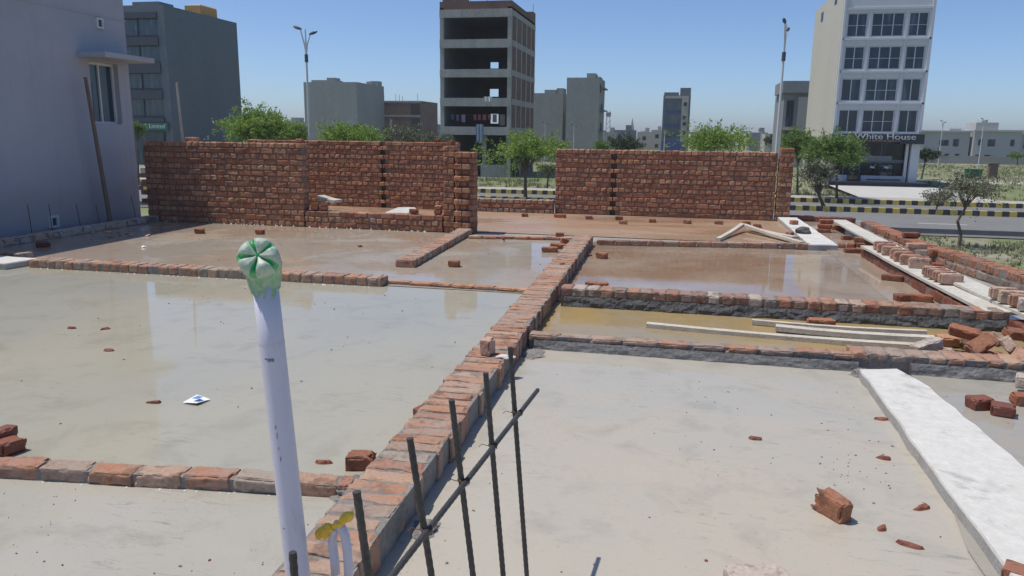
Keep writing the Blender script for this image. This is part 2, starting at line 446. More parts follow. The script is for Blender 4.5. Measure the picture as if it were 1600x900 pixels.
GREY, BEIGE, MUD, TAN = (0.38, 0.37, 0.34), (0.44, 0.405, 0.355), (0.27, 0.185, 0.125), (0.36, 0.28, 0.21)
pools = [
    ((-8.9, -1.3, 7.42, 11.72), wet_mat('muddy wet slab', TAN, (0.36, 0.33, 0.28), 0.47, 0.56, 0.6, 1.0, 0.55, 0.3)),
    ((-9.2, -1.3, 2.88, 7.36), wet_mat('flooded grey slab', (0.385, 0.36, 0.285), (0.35, 0.34, 0.285), 0.57, 0.68, 0.9, 4.0, 0.45, 0.22)),
    ((-9.2, -1.2, -3, 2.885), wet_mat('shallow flooded slab', (0.36, 0.35, 0.31), (0.40, 0.375, 0.325), 0.50, 0.62, 0.6, 9.0, 0.6, 0.3)),
    ((-1.15, 1.6, -3, 5.46), wet_mat('damp beige slab', (0.40, 0.385, 0.34), (0.445, 0.395, 0.325), 0.46, 0.60, 0.5, 13.0, 0.55, 0.36)),
    ((-1.12, 3.3, 5.55, 6.93), wet_mat('ochre stained puddle', (0.36, 0.255, 0.105), (0.31, 0.245, 0.145), 0.45, 0.6, 0.5, 3.0, 1.1, 0.3)),
    ((-1.2, 2.62, 7.16, 11.4), wet_mat('brown flooded slab', MUD, (0.36, 0.30, 0.235), 0.62, 0.75, 0.5, 6.0, 0.5, 0.15)),
    ((-8.9, 2.1, 11.95, 15.22), wet_mat('red mud on slab', (0.36, 0.23, 0.15), (0.40, 0.29, 0.205), 0.40, 0.5, 0.5, 2.0, 0.5, 0.35, stretch=(0.5, 1.6, 1))),
    ((1.62, 4.0, -3, 5.46), wet_mat('side puddle', (0.33, 0.32, 0.29), (0.36, 0.32, 0.26), 0.55, 0.65, 0.5, 8.0, 0.9, 0.2)),
    ((2.1, 3.3, 7.16, 15.3), wet_mat('corridor puddle', (0.33, 0.25, 0.18), (0.36, 0.30, 0.24), 0.5, 0.6, 0.5, 5.0, 0.8, 0.25)),
]
for i, ((x0, x1, y0, y1), m) in enumerate(pools):
    mb = MB(); z = 0.002 + 0.0008 * i
    mb.quad((x0, y0, z), (x1, y0, z), (x1, y1, z), (x0, y1, z))
    tag(mb.build('water', m), kind='structure')

# ------------------------------------------------------------------ brick walls and brick rows
rng = random.Random(7)
COURSE = 0.0925
def frame(p, d):
    """local (along, across, up) -> world; across points to the left of d"""
    d = Vector((d[0], d[1], 0)).normalized(); n = Vector((-d.y, d.x, 0)); p = Vector(p)
    rz = math.atan2(d.y, d.x)
    return lambda u, v, z: p + d * u + n * v + Vector((0, 0, z)), rz
def lay(mb, p, d, length, z0, courses, thick=0.228, gaps=(), tooth=None, start=0, mi=0, ch=0.0075, jit=0.0055):
    """English-bond brickwork with a set-back mortar core (material mi + 1)"""
    T, rz = frame(p, d)
    for c in range(courses):
        z = z0 + c * COURSE + COURSE / 2
        hdr = (c + start) % 2 == 0
        pitch = 0.119 if hdr else 0.232
        u = -rng.uniform(0, pitch * 0.5)
        end = length
        if tooth is not None and not hdr: end = length - tooth
        while u < end - 0.02:
            a, b = max(u, 0), min(u + pitch * rng.uniform(0.93, 1.07), end)
            u = u + pitch if b < u + pitch else b
            if b - a < 0.035: continue
            if any(g - 0.06 < (a + b) / 2 < g + 0.06 for g in gaps) and not hdr: continue
            if any((a < g - 0.055 < b or a < g + 0.055 < b) for g in gaps) and not hdr:
                for g in gaps:
                    if a < g - 0.055 < b: b = g - 0.055
                    elif a < g + 0.055 < b: a = g + 0.055
                if b - a < 0.03: continue
            for v, w in (((thick / 2, thick),) if hdr else ((thick * 0.24, thick * 0.47), (thick * 0.76, thick * 0.47))):
                dep = rng.uniform(-0.004, 0.004)
                mb.obox(T((a + b) / 2, v + dep, z + rng.uniform(-0.003, 0.003)), (b - a - (0.018 if hdr else 0.014), w, COURSE - rng.uniform(0.014, 0.022)), (rng.uniform(-.012, .012), rng.uniform(-.008, .008), rz + rng.uniform(-.02, .02)), mi if hdr or rng.random() < 0.12 else mi + 2, ch * (1.0 if hdr else 0.8), jit)
    e = (tooth or 0) + 0.012
    q = 0.013
    cuts = sorted(gaps)
    spans, s0 = [], 0.012
    for g in cuts:
        spans.append((s0, g - 0.056, q)); spans.append((g - 0.056, g + 0.056, 0.10)); s0 = g + 0.056
    spans.append((s0, length - e, q))
    for a, b, qq in spans:
        vs = [tuple(T(u, v, z)) for u in (a, b) for v in (qq, thick - q) for z in (z0, z0 + courses * COURSE - 0.012)]
        mb.add(vs, [(0, 1, 3, 2), (4, 6, 7, 5), (0, 4, 5, 1), (2, 3, 7, 6), (0, 2, 6, 4), (1, 5, 7, 3)], mi + 1)
def one_wall(name, label, cat, p, mats=('brick_wall', 'mortar')):
    return MB(), (lambda mb: tag(mb.build(name, list(mats), base=p), label, cat))

# near wall on the left with a wide low opening and a toothed pier at its end
wallA = thing('brick_wall', (-6.2, 11.86, 0), 'unfinished brick wall with a wide low opening and toothed end pier, at left', 'wall')
mb = MB(); lay(mb, (-9.12, 11.75, 0), (1, 0), 3.0, 0, 15); mb.build('wall_panel', ['brick_wall', 'mortar', 'brick_wall_dark'], wallA)
mb = MB(); lay(mb, (-6.115, 11.75, 0), (1, 0), 2.42, 0, 3, start=1); mb.build('sill_wall', ['brick_wall', 'mortar', 'brick_wall_dark'], wallA)
mb = MB(); lay(mb, (-3.69, 11.76, 0), (1, 0), 0.19, 0, 15); lay(mb, (-3.49, 11.74, 0), (1, 0), 0.33, 0, 14, tooth=0.0)
mb.build('pier', ['brick_wall', 'mortar', 'brick_wall_dark'], wallA)
mb = MB()
for c in range(14):                              # teeth left out for the crossing wall
    if c % 2: mb.obox((-3.41, 11.70, c * COURSE + COURSE / 2), (0.13, 0.11, COURSE - 0.014), (0, 0, rng.uniform(-.03, .03)), 0, 0.006, 0.004); mb.obox((-3.28, 11.695, c * COURSE + COURSE / 2), (0.11, 0.11, COURSE - 0.014), (0, 0, rng.uniform(-.03, .03)), 0, 0.006, 0.004)
for c in (4, 6, 8, 10): mb.obox((-9.17, 11.86, c * COURSE * 0.8 + COURSE / 2), (0.12, 0.22, COURSE - 0.014), (0, 0, 0), 0, 0.006, 0.004)
mb.build('toothing', ['brick_wall'], wallA)

mb = MB(); lay(mb, (-9.2, 15.2, 0), (1, 0), 4.75, 0, 15, gaps=(3.12,), start=1)
tag(mb.build('brick_wall', ['brick_wall', 'mortar', 'brick_wall_dark'], base=(-6.8, 15.3, 0)), 'back brick wall seen through the low opening, with a column of dark gaps', 'wall')
mb = MB(); lay(mb, (-4.42, 15.13, 0), (1, 0), 1.98, 0, 3)
tag(mb.build('brick_wall', ['brick_row', 'mortar', 'brick_wall_dark'], base=(-3.4, 15.2, 0)), 'low three course brick wall filling the gap between the two tall walls', 'wall')
wallR = thing('brick_wall', (-0.2, 15.4, 0), 'long brick wall at right centre with a column of dark gaps and an end pier', 'wall')
mb = MB(); lay(mb, (-2.44, 15.3, 0), (1, 0), 4.25, 0, 14, gaps=(1.17,), start=1); mb.build('wall_panel', ['brick_wall', 'mortar', 'brick_wall_dark'], wallR)
mb = MB(); lay(mb, (1.825, 15.26, 0), (1, 0), 0.27, 0, 14); mb.obox((1.96, 15.37, 14 * COURSE + 0.04), (0.24, 0.22, 0.075), (0, 0, 0.02), 0, 0.006, 0.003); mb.build('pier', ['brick', 'mortar', 'brick_wall'], wallR)

def row(label, p, q, width, h, kind='header', z0=0.0, mats=('brick_row', 'mortar_grey'), wob=0.006, skip=(), pitch=None, cuts=7):
    """one course of bricks on edge or flat, from p to q; `width` reaches to the left of the direction"""
    p, q = Vector((*p, 0)), Vector((*q, 0)); L = (q - p).length
    T, rz = frame(p, q - p); mb = MB()
    pitch = pitch or (0.122 if kind == 'header' else 0.238)
    u, k = 0.0, 0
    while u < L - 0.03:
        ln = min(pitch * rng.uniform(0.94, 1.06), L - u)
        if ln > 0.04 and k not in skip:
            bl, bw, bh = ln - 0.006, abs(width) * rng.uniform(.95, 1.0), h
            vs, fs = worn_shape(pitch, abs(width), h, rng.randrange(8), cuts); Rm = Euler((rng.uniform(-.03, .03), rng.uniform(-.03, .03), rz + rng.uniform(-.03, .03) + rng.choice((0, math.pi)))).to_matrix()
            c = T(u + ln / 2, width / 2 + rng.uniform(-wob, wob), z0 + h / 2 + rng.uniform(-.004, .004)); k3 = (bl / pitch, bw / abs(width), 1)
            mb.add([tuple(Rm @ Vector((v[0] * k3[0], v[1] * k3[1], v[2])) + c) for v in vs], fs, 0)
        u += ln; k += 1
    vs = [tuple(T(a, b, c)) for a in (0.01, L - 0.01) for b in (math.copysign(0.008, width), width - math.copysign(0.008, width)) for c in (0.0, z0 + h - 0.007)]
    mb.add(vs, [(0, 1, 3, 2), (4, 6, 7, 5), (0, 4, 5, 1), (2, 3, 7, 6), (0, 2, 6, 4), (1, 5, 7, 3)], 1)
    return tag(mb.build('brick_row', list(mats), base=(p + q) / 2), label, 'brick row')

# central strip: two courses laid across, running away from the camera
strip = row('long brick strip running from the rebars straight back through the middle of the slab', (-0.985, 1.5), (-1.18, 10.98), 0.27, 0.148, wob=0.012, pitch=0.102, cuts=9)
row('row of header bricks dividing the two left pools, behind the pipe', (-7.3, 7.29), (-2.98, 7.33), 0.225, 0.095)
row('thin sunken brick ridge between the header row and the central strip', (-2.98, 7.5), (-1.46, 7.45), 0.115, 0.034, 'stretcher', mats=('brick_wall', 'mortar_grey'))
row('short row of bricks at the far left edge beyond the pale slab', (-8.85, 7.62), (-7.75, 7.62), 0.225, 0.09)
row('short brick strip jutting out from the toothed pier', (-3.03, 8.5), (-3.17, 11.68), 0.24, 0.095)
row('thin dark brick ridge from the toothed pier to the central strip', (-3.1, 11.15), (-1.4, 11.42), 0.115, 0.045, 'stretcher', mats=('brick_wall', 'mortar'))
row('far row of flat bricks edging the reddish mud floor', (-1.12, 11.0), (1.9, 11.48), 0.115, 0.085, 'stretcher')
row('row of long bricks at the lower left behind the pipe', (-5.2, 2.43), (-1.34, 2.89), 0.115, 0.068, 'stretcher', cuts=11)
row('row of upright header bricks on a dark mortar bed behind the ochre puddle', (-1.04, 6.95), (2.78, 6.95), 0.22, 0.085, z0=0.09, mats=('brick_mixed', 'mortar'))
row('row of flat bricks with grey plastered face before the ochre puddle', (-1.05, 5.46), (1.3, 5.5), 0.115, 0.05, 'stretcher', z0=0.06, mats=('brick_row', 'mortar_grey'))
row('wide row of bricks with plastered face running right behind the pale concrete beam', (1.24, 5.48), (3.6, 5.52), 0.225, 0.055, z0=0.075, mats=('brick_row', 'mortar_grey'))
row('left edge kerb of bricks under pale mortar beside the neighbouring house', (-8.86, 3.0), (-8.86, 11.7), 0.2, 0.1, 'stretcher', mats=('brick_pale', 'mortar_grey'))
row('right edge kerb of bricks, far part beside the road', (3.2, 10.6), (3.05, 13.9), -0.225, 0.09, z0=0.105, mats=('brick', 'mortar_grey'))
row('right edge kerb of bricks, near part beside the grassy verge', (3.98, 6.2), (3.24, 10.9), -0.225, 0.09, z0=0.105, mats=('brick', 'mortar_grey'))
row('lower course under the far right edge kerb', (3.19, 10.6), (3.04, 13.9), -0.225, 0.095, 'stretcher', mats=('brick_mixed', 'mortar_grey'))
row('lower course under the near right edge kerb, facing the passage', (3.97, 6.2), (3.23, 10.9), -0.225, 0.095, 'stretcher', mats=('brick_mixed', 'mortar_grey'))
row('dark brick sill at the far end of the passage beside the end pier', (2.12, 15.35), (3.3, 15.35), 0.2, 0.1, 'stretcher', mats=('brick_wet', 'mortar'))

# rough plaster on the faces below the pit rows
def rough_face(label, x0, x1, y, z1, mat, seed, dy=0.05, lump=1.0):
    mb = MB(); n = int((x1 - x0) / 0.018); rows = 7
    for j in range(rows + 1):
        for i in range(n + 1):
            t = j / rows; x = x0 + (x1 - x0) * i / n
            f = 0.55 + 0.45 * mn.noise(Vector((x * 5, t * 1.5, seed))) + 0.3 * mn.noise(Vector((x * 17, t * 3, seed + 9)))
            yy = y - dy * (1 - t ** 1.6) * max(0.12, f) - 0.012 * lump * abs(mn.noise(Vector((x * 31, t * 7, seed))))
            mb.v.append((x, yy, z1 * t + (0.012 * lump * mn.noise(Vector((x * 13, 3, seed + t)))if 0 < j else 0)))
    for j in range(rows):
        for i in range(n):
            a = j * (n + 1) + i; mb.f.append((a, a + 1, a + n + 2, a + n + 1)); mb.m.append(0)
    mb.box(x0, x1, y + 0.012, y + 0.03, 0, z1 - 0.015)
    return tag(mb.build('mortar_bed', mat), label, 'mortar')
row('added brick course, dark for the shade under the loaded plank, bounding the brown pool', (2.78, 6.98), (2.66, 11.0), 0.2, 0.11, 'stretcher', mats=('brick_wet', 'mortar'))  # added course: dark bricks stand in for plank shadow and block the sky reflection
row('added brick course closing the right end of the ochre puddle, dark in place of shade', (2.98, 5.72), (2.96, 6.95), 0.2, 0.12, 'stretcher', mats=('brick_wet', 'mortar'))  # also added: its dark colour makes the shadowy gap and hides mirrored sky
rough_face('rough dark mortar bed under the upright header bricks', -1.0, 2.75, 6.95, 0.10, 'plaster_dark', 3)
rough_face('grey plaster skim along the flat brick row facing the beige floor', -1.0, 1.28, 5.452, 0.075, 'plaster_grey', 4, 0.022, 0.35)
rough_face('grey plaster skim under the wide brick row at right', 1.62, 3.5, 5.47, 0.088, 'plaster_grey', 5, 0.03, 0.6)

# pale concrete beams
def slab_piece(name, label, pts, z0, z1, cat='beam', mats=('lime', 'lime_edge'), seed=1):
    """a cast piece with wavering edges: pts go round its outline"""
    r = random.Random(seed); ring = []
    for i, p in enumerate(pts):
        q = pts[(i + 1) % len(pts)]; L = math.dist(p, q); n = max(1, int(L / 0.12))
        for k in range(n):
            t = k / n; w = 0.008 if 0 < k else 0
            ring.append((p[0] + (q[0] - p[0]) * t + r.uniform(-w, w), p[1] + (q[1] - p[1]) * t + r.uniform(-w, w)))
    cx = sum(p[0] for p in ring) / len(ring); cy = sum(p[1] for p in ring) / len(ring); n = len(ring)
    mb = MB()
    ins = [(cx + (x - cx) * 0.985, cy + (y - cy) * 0.997) for x, y in ring]
    vs = [(x, y, z0) for x, y in ring] + [(x, y, z1 - 0.012) for x, y in ring] + [(x, y, z1 + r.uniform(-.002, .002)) for x, y in ins]
    fs = [(i, (i + 1) % n, n + (i + 1) % n, n + i) for i in range(n)]
    mb.add(vs, fs, 1)
    o = 0
    for i in range(n): mb.f.append((n + i, n + (i + 1) % n, 2 * n + (i + 1) % n, 2 * n + i)); mb.m.append(0)
    mb.f.append(tuple(2 * n + i for i in range(n))); mb.m.append(0)
    return tag(mb.build(name, list(mats), base=(cx, cy, 0)), label, cat)
slab_piece('concrete_beam', 'long pale concrete beam at the right edge of the beige floor', [(1.255, 5.30), (1.225, 1.5), (1.80, 1.5), (1.70, 3.6), (1.60, 5.0), (1.50, 5.36)], 0, 0.072, seed=2)
slab_piece('concrete_beam', 'pale concrete beam at the foot of the end pier, beside the passage', [(1.87, 15.2), (1.86, 11.45), (2.26, 11.5), (2.22, 15.25)], 0.0, 0.085, seed=3)
slab_piece('concrete_beam', 'small pale concrete piece at the far left end of the header row', [(-8.4, 7.28), (-8.3, 7.0), (-7.42, 7.1), (-7.36, 7.5), (-8.0, 7.55)], 0.0, 0.075, seed=4)
slab_piece('concrete_beam', 'pale concrete lintel lying inside the low opening', [tuple(on(a, b, .2)[:2]) for a, b in ((578, 340), (612, 340), (652, 327), (648, 323), (622, 323))], 0.13, 0.19, seed=5, mats=('lime_old', 'lime_edge'))

# ------------------------------------------------------------------ loose bricks
def brick_mesh(name, L, W, H, seed, mat, broken=False):
    """a single kiln brick with worn edges; a broken one has a ragged end"""
    r = random.Random(seed)
    vs, fs = worn_shape(L, W, H, seed, 15, 1.3); out = []
    for v in vs:
        p = Vector(v)
        if broken and p.x > L * 0.05:
            k = (p.x - L * 0.05) / (L * 0.45); q = mn.noise(Vector((p.y * 22, p.z * 22, seed))) + 0.5 * mn.noise(Vector((p.y * 55, p.z * 55, seed + 4)))
            p.x -= k * L * (0.16 + 0.30 * q + 0.22 * (p.z / H)); p.z -= k * H * 0.18 * max(0, mn.noise(Vector((p.x * 30, p.y * 30, seed + 8))) + .3)
        out.append(tuple(p))
    me = bpy.data.meshes.new(name); me.from_pydata(out, [], fs); me.update()
    me.materials.append(M[mat])
    return me
def chip_mesh(seed, mat):
    r = random.Random(seed); mb = MB(); n = 8; ring = []
    for k in range(n):
        t = 2 * math.pi * k / n; q = r.uniform(.55, 1.1); ring.append((0.05 * q * math.cos(t) * r.uniform(.85, 1.2), 0.026 * q * math.sin(t)))
    vs = [(x, y, -0.007) for x, y in ring] + [(x * .75 + r.uniform(-.004, .004), y * .7, r.uniform(.002, .012)) for x, y in ring] + [(0.008, 0, 0.012)]
    fs = [(i, (i + 1) % n, n + (i + 1) % n, n + i) for i in range(n)] + [(n + i, n + (i + 1) % n, 2 * n) for i in range(n)]
    me = bpy.data.meshes.new('brick_chip'); me.from_pydata(vs, [], fs); me.materials.append(M[mat]); return me
BM = {}
def get_brick(kind, mat):
    k = (kind, mat)
    if k not in BM:
        dims = {'whole': (0.222, 0.108, 0.074), 'whole_b': (0.226, 0.11, 0.07), 'half': (0.125, 0.108, 0.074), 'half_b': (0.14, 0.105, 0.078), 'bat': (0.16, 0.108, 0.074), 'chip': (0.10, 0.055, 0.016), 'shard': (0.07, 0.05, 0.03)}[kind]
        BM[k] = brick_mesh('brick', *dims, len(BM) + 3, mat, kind in ('bat', 'chip', 'shard'))
    return BM[k]
HGT = {'whole': 0.074, 'whole_b': 0.07, 'half': 0.074, 'half_b': 0.078, 'bat': 0.074, 'chip': 0.014, 'shard': 0.03}
chipn = [0]
def brick(label, x, y, z=0.0, deg=0.0, kind='whole', mat='brick', tilt=(0, 0), group=None, edge=False, name=None):
    nm = name or {'chip': 'brick_chip', 'shard': 'brick_fragment', 'half': 'half_brick', 'half_b': 'half_brick', 'bat': 'broken_brick'}.get(kind, 'brick')
    if kind == 'chip': chipn[0] += 1
    o = bpy.data.objects.new(nm, chip_mesh(chipn[0], mat) if kind == 'chip' else get_brick(kind, mat)); COL.objects.link(o)
    h = HGT[kind] if not edge else 0.108
    o.location = (x, y, z + h / 2)
    o.rotation_euler = (rad(tilt[0]) + (math.pi / 2 if edge else 0), rad(tilt[1]), rad(deg))
    return tag(o, label, 'brick', group)

G1 = 'loose bricks spaced out before the long brick wall'
ordn = ['first', 'second', 'third', 'fourth', 'fifth', 'sixth', 'seventh', 'eighth', 'ninth', 'tenth']
front = [(-2.88, 14.44, 20, 'half'), (-2.20, 14.5, -8, 'whole'), (-1.62, 14.4, 12, 'bat'), (-1.07, 14.45, 15, 'half_b'), (-0.93, 13.8, -12, 'bat'), (-0.44, 14.23, 10, 'half'), (0.19, 14.23, -6, 'half_b'), (0.76, 14.31, -15, 'bat'), (1.24, 14.37, 30, 'half'), (1.40, 13.98, -10, 'bat')]
fl = ['half brick on the mud floor, standing before the low three course wall', 'whole brick on the mud floor where the long wall begins', 'broken brick on the mud floor just left of the column of dark gaps',
      'half brick close to the wall just right of the column of dark gaps', 'broken brick lying nearest the camera in front of the column of dark gaps', 'half brick third to the right of the column of dark gaps',
      'half brick on the mud floor near the middle of the long wall', 'broken brick on the mud floor between the wall middle and the leaning boards', 'half brick touching a second brick near the end pier', 'broken brick in front of its twin near the end pier']
for (x, y, a, k), l in zip(front, fl): brick(l, x, y, 0, a, k, 'brick', group=G1)
brick('small half brick left of the central strip on the mud floor', -1.78, 11.75, 0, 15, 'half')
brick('tiny red fragment on the thin ridge near the toothed pier', -2.51, 11.0, 0.03, 40, 'shard')
brick('half brick alone on the slab right of the jutting strip', -2.6, 8.72, 0, 8, 'half_b')
brick('upper brick of the three leaning against the central strip', -1.53, 10.9, 0.02, 25, 'whole', 'brick', (0, 12))
brick('middle brick of the three leaning against the central strip', -1.62, 10.55, 0.0, 18, 'whole', 'brick', (8, 5))
brick('nearest brick of the three leaning against the central strip', -1.68, 10.2, 0.0, 12, 'whole', 'brick')
brick('half brick in the pool right of the central strip', -0.93, 9.85, 0, -15, 'half_b')
brick('dark fragment in the shade of the central strip', -1.1, 10.0, 0, 30, 'shard', 'brick_wet')
brick('red brick lying behind the upright header row near the central strip', -0.74, 7.42, 0.085, -3, 'whole')
brick('orange brick on the wet floor near the left brick wall', -7.25, 10.49, 0, 20, 'half_b')
brick('dark flat fragment near the left edge kerb', -8.39, 8.66, 0, 30, 'bat', 'brick_wet')
brick('reddish broken brick on the slab before the low opening', -4.32, 9.89, 0, 10, 'shard', 'brick_wet')
brick('orange half brick right behind the green bottle', -6.33, 10.69, 0, 5, 'half')
brick('pale brick standing on edge on top of the central strip', -1.185, 4.75, 0.15, 82, 'half', 'brick_pink', edge=True)
brick('dark chip on top of the central strip near its far end', -1.24, 8.42, 0.148, 40, 'chip', 'brick_wet')
brick('red brick in the pool beside the near end of the central strip', -1.42, 3.22, 0, 14, 'bat', 'brick')
brick('reddish brick end poking out left of the central strip', -1.33, 3.9, 0, 75, 'half', 'brick_wet')
brick('broken orange brick alone on the beige floor', 0.72, 3.24, 0, 125, 'bat', 'brick', (0, -8), edge=True)
brick('grey speckled brick cut off by the bottom edge of the picture', 0.35, 2.60, 0, 12, 'whole', 'brick_pale')
brick('orange brick at the lower right corner beside the concrete beam', 1.30, 2.83, 0, -30, 'half_b', 'brick')
for l, x, y, a in (('large shiny red chip on the beige floor near the concrete beam', 0.97, 3.05, -20), ('red chip on the beige floor beside the concrete beam, halfway along', 1.09, 3.93, -25), ('pinkish chip alone in the middle of the beige floor', 0.48, 4.03, 5),
                   ('small red chip between the large chip and the concrete beam', 1.12, 3.4, 30), ('small red chip near the far end of the concrete beam', 1.21, 4.51, 10), ('thin red sliver just left of the large shiny chip', 0.90, 3.16, 50),
                   ('red chip in the left pool, near the left frame edge', -4.73, 5.08, 10), ('orange red chip in the left pool, right beside a thinner chip', -4.46, 5.13, 60), ('thin red chip in the left pool, nearer than the pair', -4.0, 4.61, 20),
                   ('dark red chip in the left pool beside the paper scrap', -2.97, 3.74, 15), ('red chip in the pool just right of the pipe', -1.62, 3.21, 10)):
    brick(l, x, y, 0.002, a, 'chip', 'brick_wet')
brick('dark brick at the left frame edge behind the long brick row', -3.27, 2.99, 0.0, 85, 'half', 'brick_wet', edge=True)
brick('dark brick lower and beside another at the left frame edge', -3.20, 2.95, 0.0, 78, 'half', 'brick_wet', (0, 6))
r2 = random.Random(11)
for k in range(16):
    a, q = r2.uniform(0, 6.28), abs(r2.gauss(0, 0.22)); 
    brick('small piece of broken brick in the rubble heap near the left edge kerb', -8.3 + q * math.cos(a) * 1.3, 9.72 + q * math.sin(a), max(0, 0.07 - q * 0.2), r2.uniform(0, 180), 'shard', 'brick_pink', (r2.uniform(-20, 20), r2.uniform(-20, 20)), 'rubble heap near the left edge kerb')
# on and inside the low opening
zs = 3 * COURSE
brick('brick on the low sill nearest the wall corner, lower one', -5.98, 11.86, zs, 12, 'half_b', 'brick_wall')
brick('brick stacked on another at the left of the low sill', -5.82, 11.88, zs + 0.0, 78, 'half', 'brick_wall')
brick('dark brick on top of the pair on the low sill', -5.82, 11.88, zs + 0.074, 20, 'half_b', 'brick_wall')
brick('flat brick lying on the right part of the low sill', -4.22, 11.86, zs, 4, 'half_b', 'brick')
brick('brick against the right jamb on the low sill, lower one', -3.80, 11.85, zs, 2, 'half', 'brick')
brick('brick against the right jamb on the low sill, upper one', -3.80, 11.86, zs + 0.074, 10, 'half', 'brick_wall')
brick('brick lying inside the low opening near the concrete lintel', -4.15, 13.4, 0, 4, 'whole', 'brick')
# on top of the walls
zt = 15 * COURSE - 0.006
brick('brick lying on top of the left wall near its left end', -8.22, 11.87, zt, 2, 'whole', 'brick_wall')
brick('brick lying on top of the left wall near the opening', -6.22, 11.9, zt, 3, 'half', 'brick_wall')
brick('orange brick on top of the back wall near the pier', -4.92, 15.3, zt, 4, 'half', 'brick')
brick('orange brick on top of the pier beside the opening', -3.58, 11.86, zt, 80, 'half_b', 'brick')
# bricks beside the passage
for l, x, y, z, a, k, m in (
    ('lower brick of the tall stack beside the far concrete beam', 2.42, 13.6, 0, 5, 'whole', 'brick'), ('middle brick of the tall stack beside the far concrete beam', 2.44, 13.62, 0.074, -8, 'whole', 'brick'), ('top brick of the tall stack beside the far concrete beam', 2.47, 13.7, 0.148, 4, 'whole', 'brick'),
    ('brick on the wet floor beside the tall stack', 2.75, 14.1, 0, -10, 'whole', 'brick'), ('small brick lying nearer than the tall stack', 2.62, 12.75, 0, 15, 'half_b', 'brick'),
    ('brick at the left of the clustered bricks before the passage', 2.38, 11.85, 0, 80, 'whole', 'brick'), ('second brick from the left of the cluster, on edge', 2.52, 11.9, 0, 75, 'whole', 'brick'), ('lower right brick of the cluster before the passage', 2.70, 11.95, 0, 10, 'whole', 'brick'),
    ('upper brick of the cluster before the passage', 2.68, 11.98, 0.074, -12, 'whole', 'brick'), ('tilted brick at the right end of the cluster', 2.92, 11.9, 0.0, 25, 'whole', 'brick_wet'), ('brick in front of the cluster at the water edge', 2.42, 11.3, 0, 3, 'whole', 'brick_wet'),
    ('brick lying on the far concrete beam', 2.0, 14.0, 0.085, 25, 'half', 'brick'), ('broken brick at the left side of the far concrete beam', 1.82, 13.0, 0, 50, 'bat', 'brick'),
    ('orange brick propping the loaded plank from below, far one', 2.42, 9.2, 0, -20, 'whole', 'brick'), ('dark red brick in the pool left of the plank end', 2.22, 8.05, 0, 10, 'half', 'brick_wet'), ('orange brick in the pool beside the dark one near the plank end', 2.40, 8.08, 0, -12, 'whole', 'brick'),
    ('orange brick standing under the near end of the loaded plank', 2.58, 7.62, 0, 85, 'half', 'brick'), ('flat brick behind the right end of the header row', 2.52, 7.35, 0, 8, 'whole', 'brick_wet'),
    ('lower brick of the pair beside the loaded plank', 2.95, 10.25, 0.165, -4, 'whole', 'brick_pale'), ('upper brick of the pair beside the loaded plank', 2.93, 10.26, 0.239, 6, 'whole_b', 'brick_pink'),
    ('brick lying on the far right edge kerb', 3.27, 11.75, 0.20, 4, 'whole', 'brick'), ('brown brick on the passage floor beside the near right kerb', 3.14, 10.25, 0, -6, 'whole', 'brick_wet'),
    ('orange brick alone in the ochre puddle against the dark mortar bed', 1.25, 6.74, 0, 3, 'whole', 'brick'),
    ('brick standing at the right frame edge before the wide brick row, upper one', 2.22, 5.22, 0.05, 70, 'half_b', 'brick_pale'), ('orange brick at the right frame edge before the wide brick row, lower one', 2.18, 5.0, 0, 5, 'whole', 'brick'),
    ('dark red brick half under water right of the concrete beam', 1.84, 4.86, 0, 20, 'half_b', 'brick_wet'), ('second wet brick touching the first, right of the concrete beam', 1.93, 4.76, 0, -20, 'half', 'brick_wet')):
    brick(l, x, y, z, a, k, m)
# the bricks carried by the planks: each lies across its board
PZ = 0.172
G2 = 'bricks lying across the loaded plank'
n2 = ['farthest', 'second farthest', 'third farthest', 'fourth', 'fifth', 'sixth', 'nearest']
for k in range(7):
    brick(f'{n2[k]} brick of the long line of seven lying across the loaded plank', 2.60 + k * 0.012 + r2.uniform(-.02, .02), 10.55 - k * 0.225, PZ, r2.uniform(-9, 9), 'whole_b', 'brick_pink', group=G2, edge=True)
for k, w in enumerate(('farthest', 'second', 'third', 'nearest, darkest')):
    brick(f'{w} brick of the short group of four at the plank middle', 2.66 + k * 0.01, 8.62 - k * 0.14, PZ, r2.uniform(-8, 8), 'whole', 'brick_pink', group=G2, edge=True)
for k, w in enumerate(('farthest', 'second', 'third', 'nearest')):
    brick(f'{w} brick of the four on the board at the right frame edge', 2.85 + k * 0.02, 7.35 - k * 0.15, PZ + 0.035, r2.uniform(-10, 10), 'whole', ('brick_pink', 'brick_pale')[k % 2], group='bricks on the board at the right frame edge', edge=True)
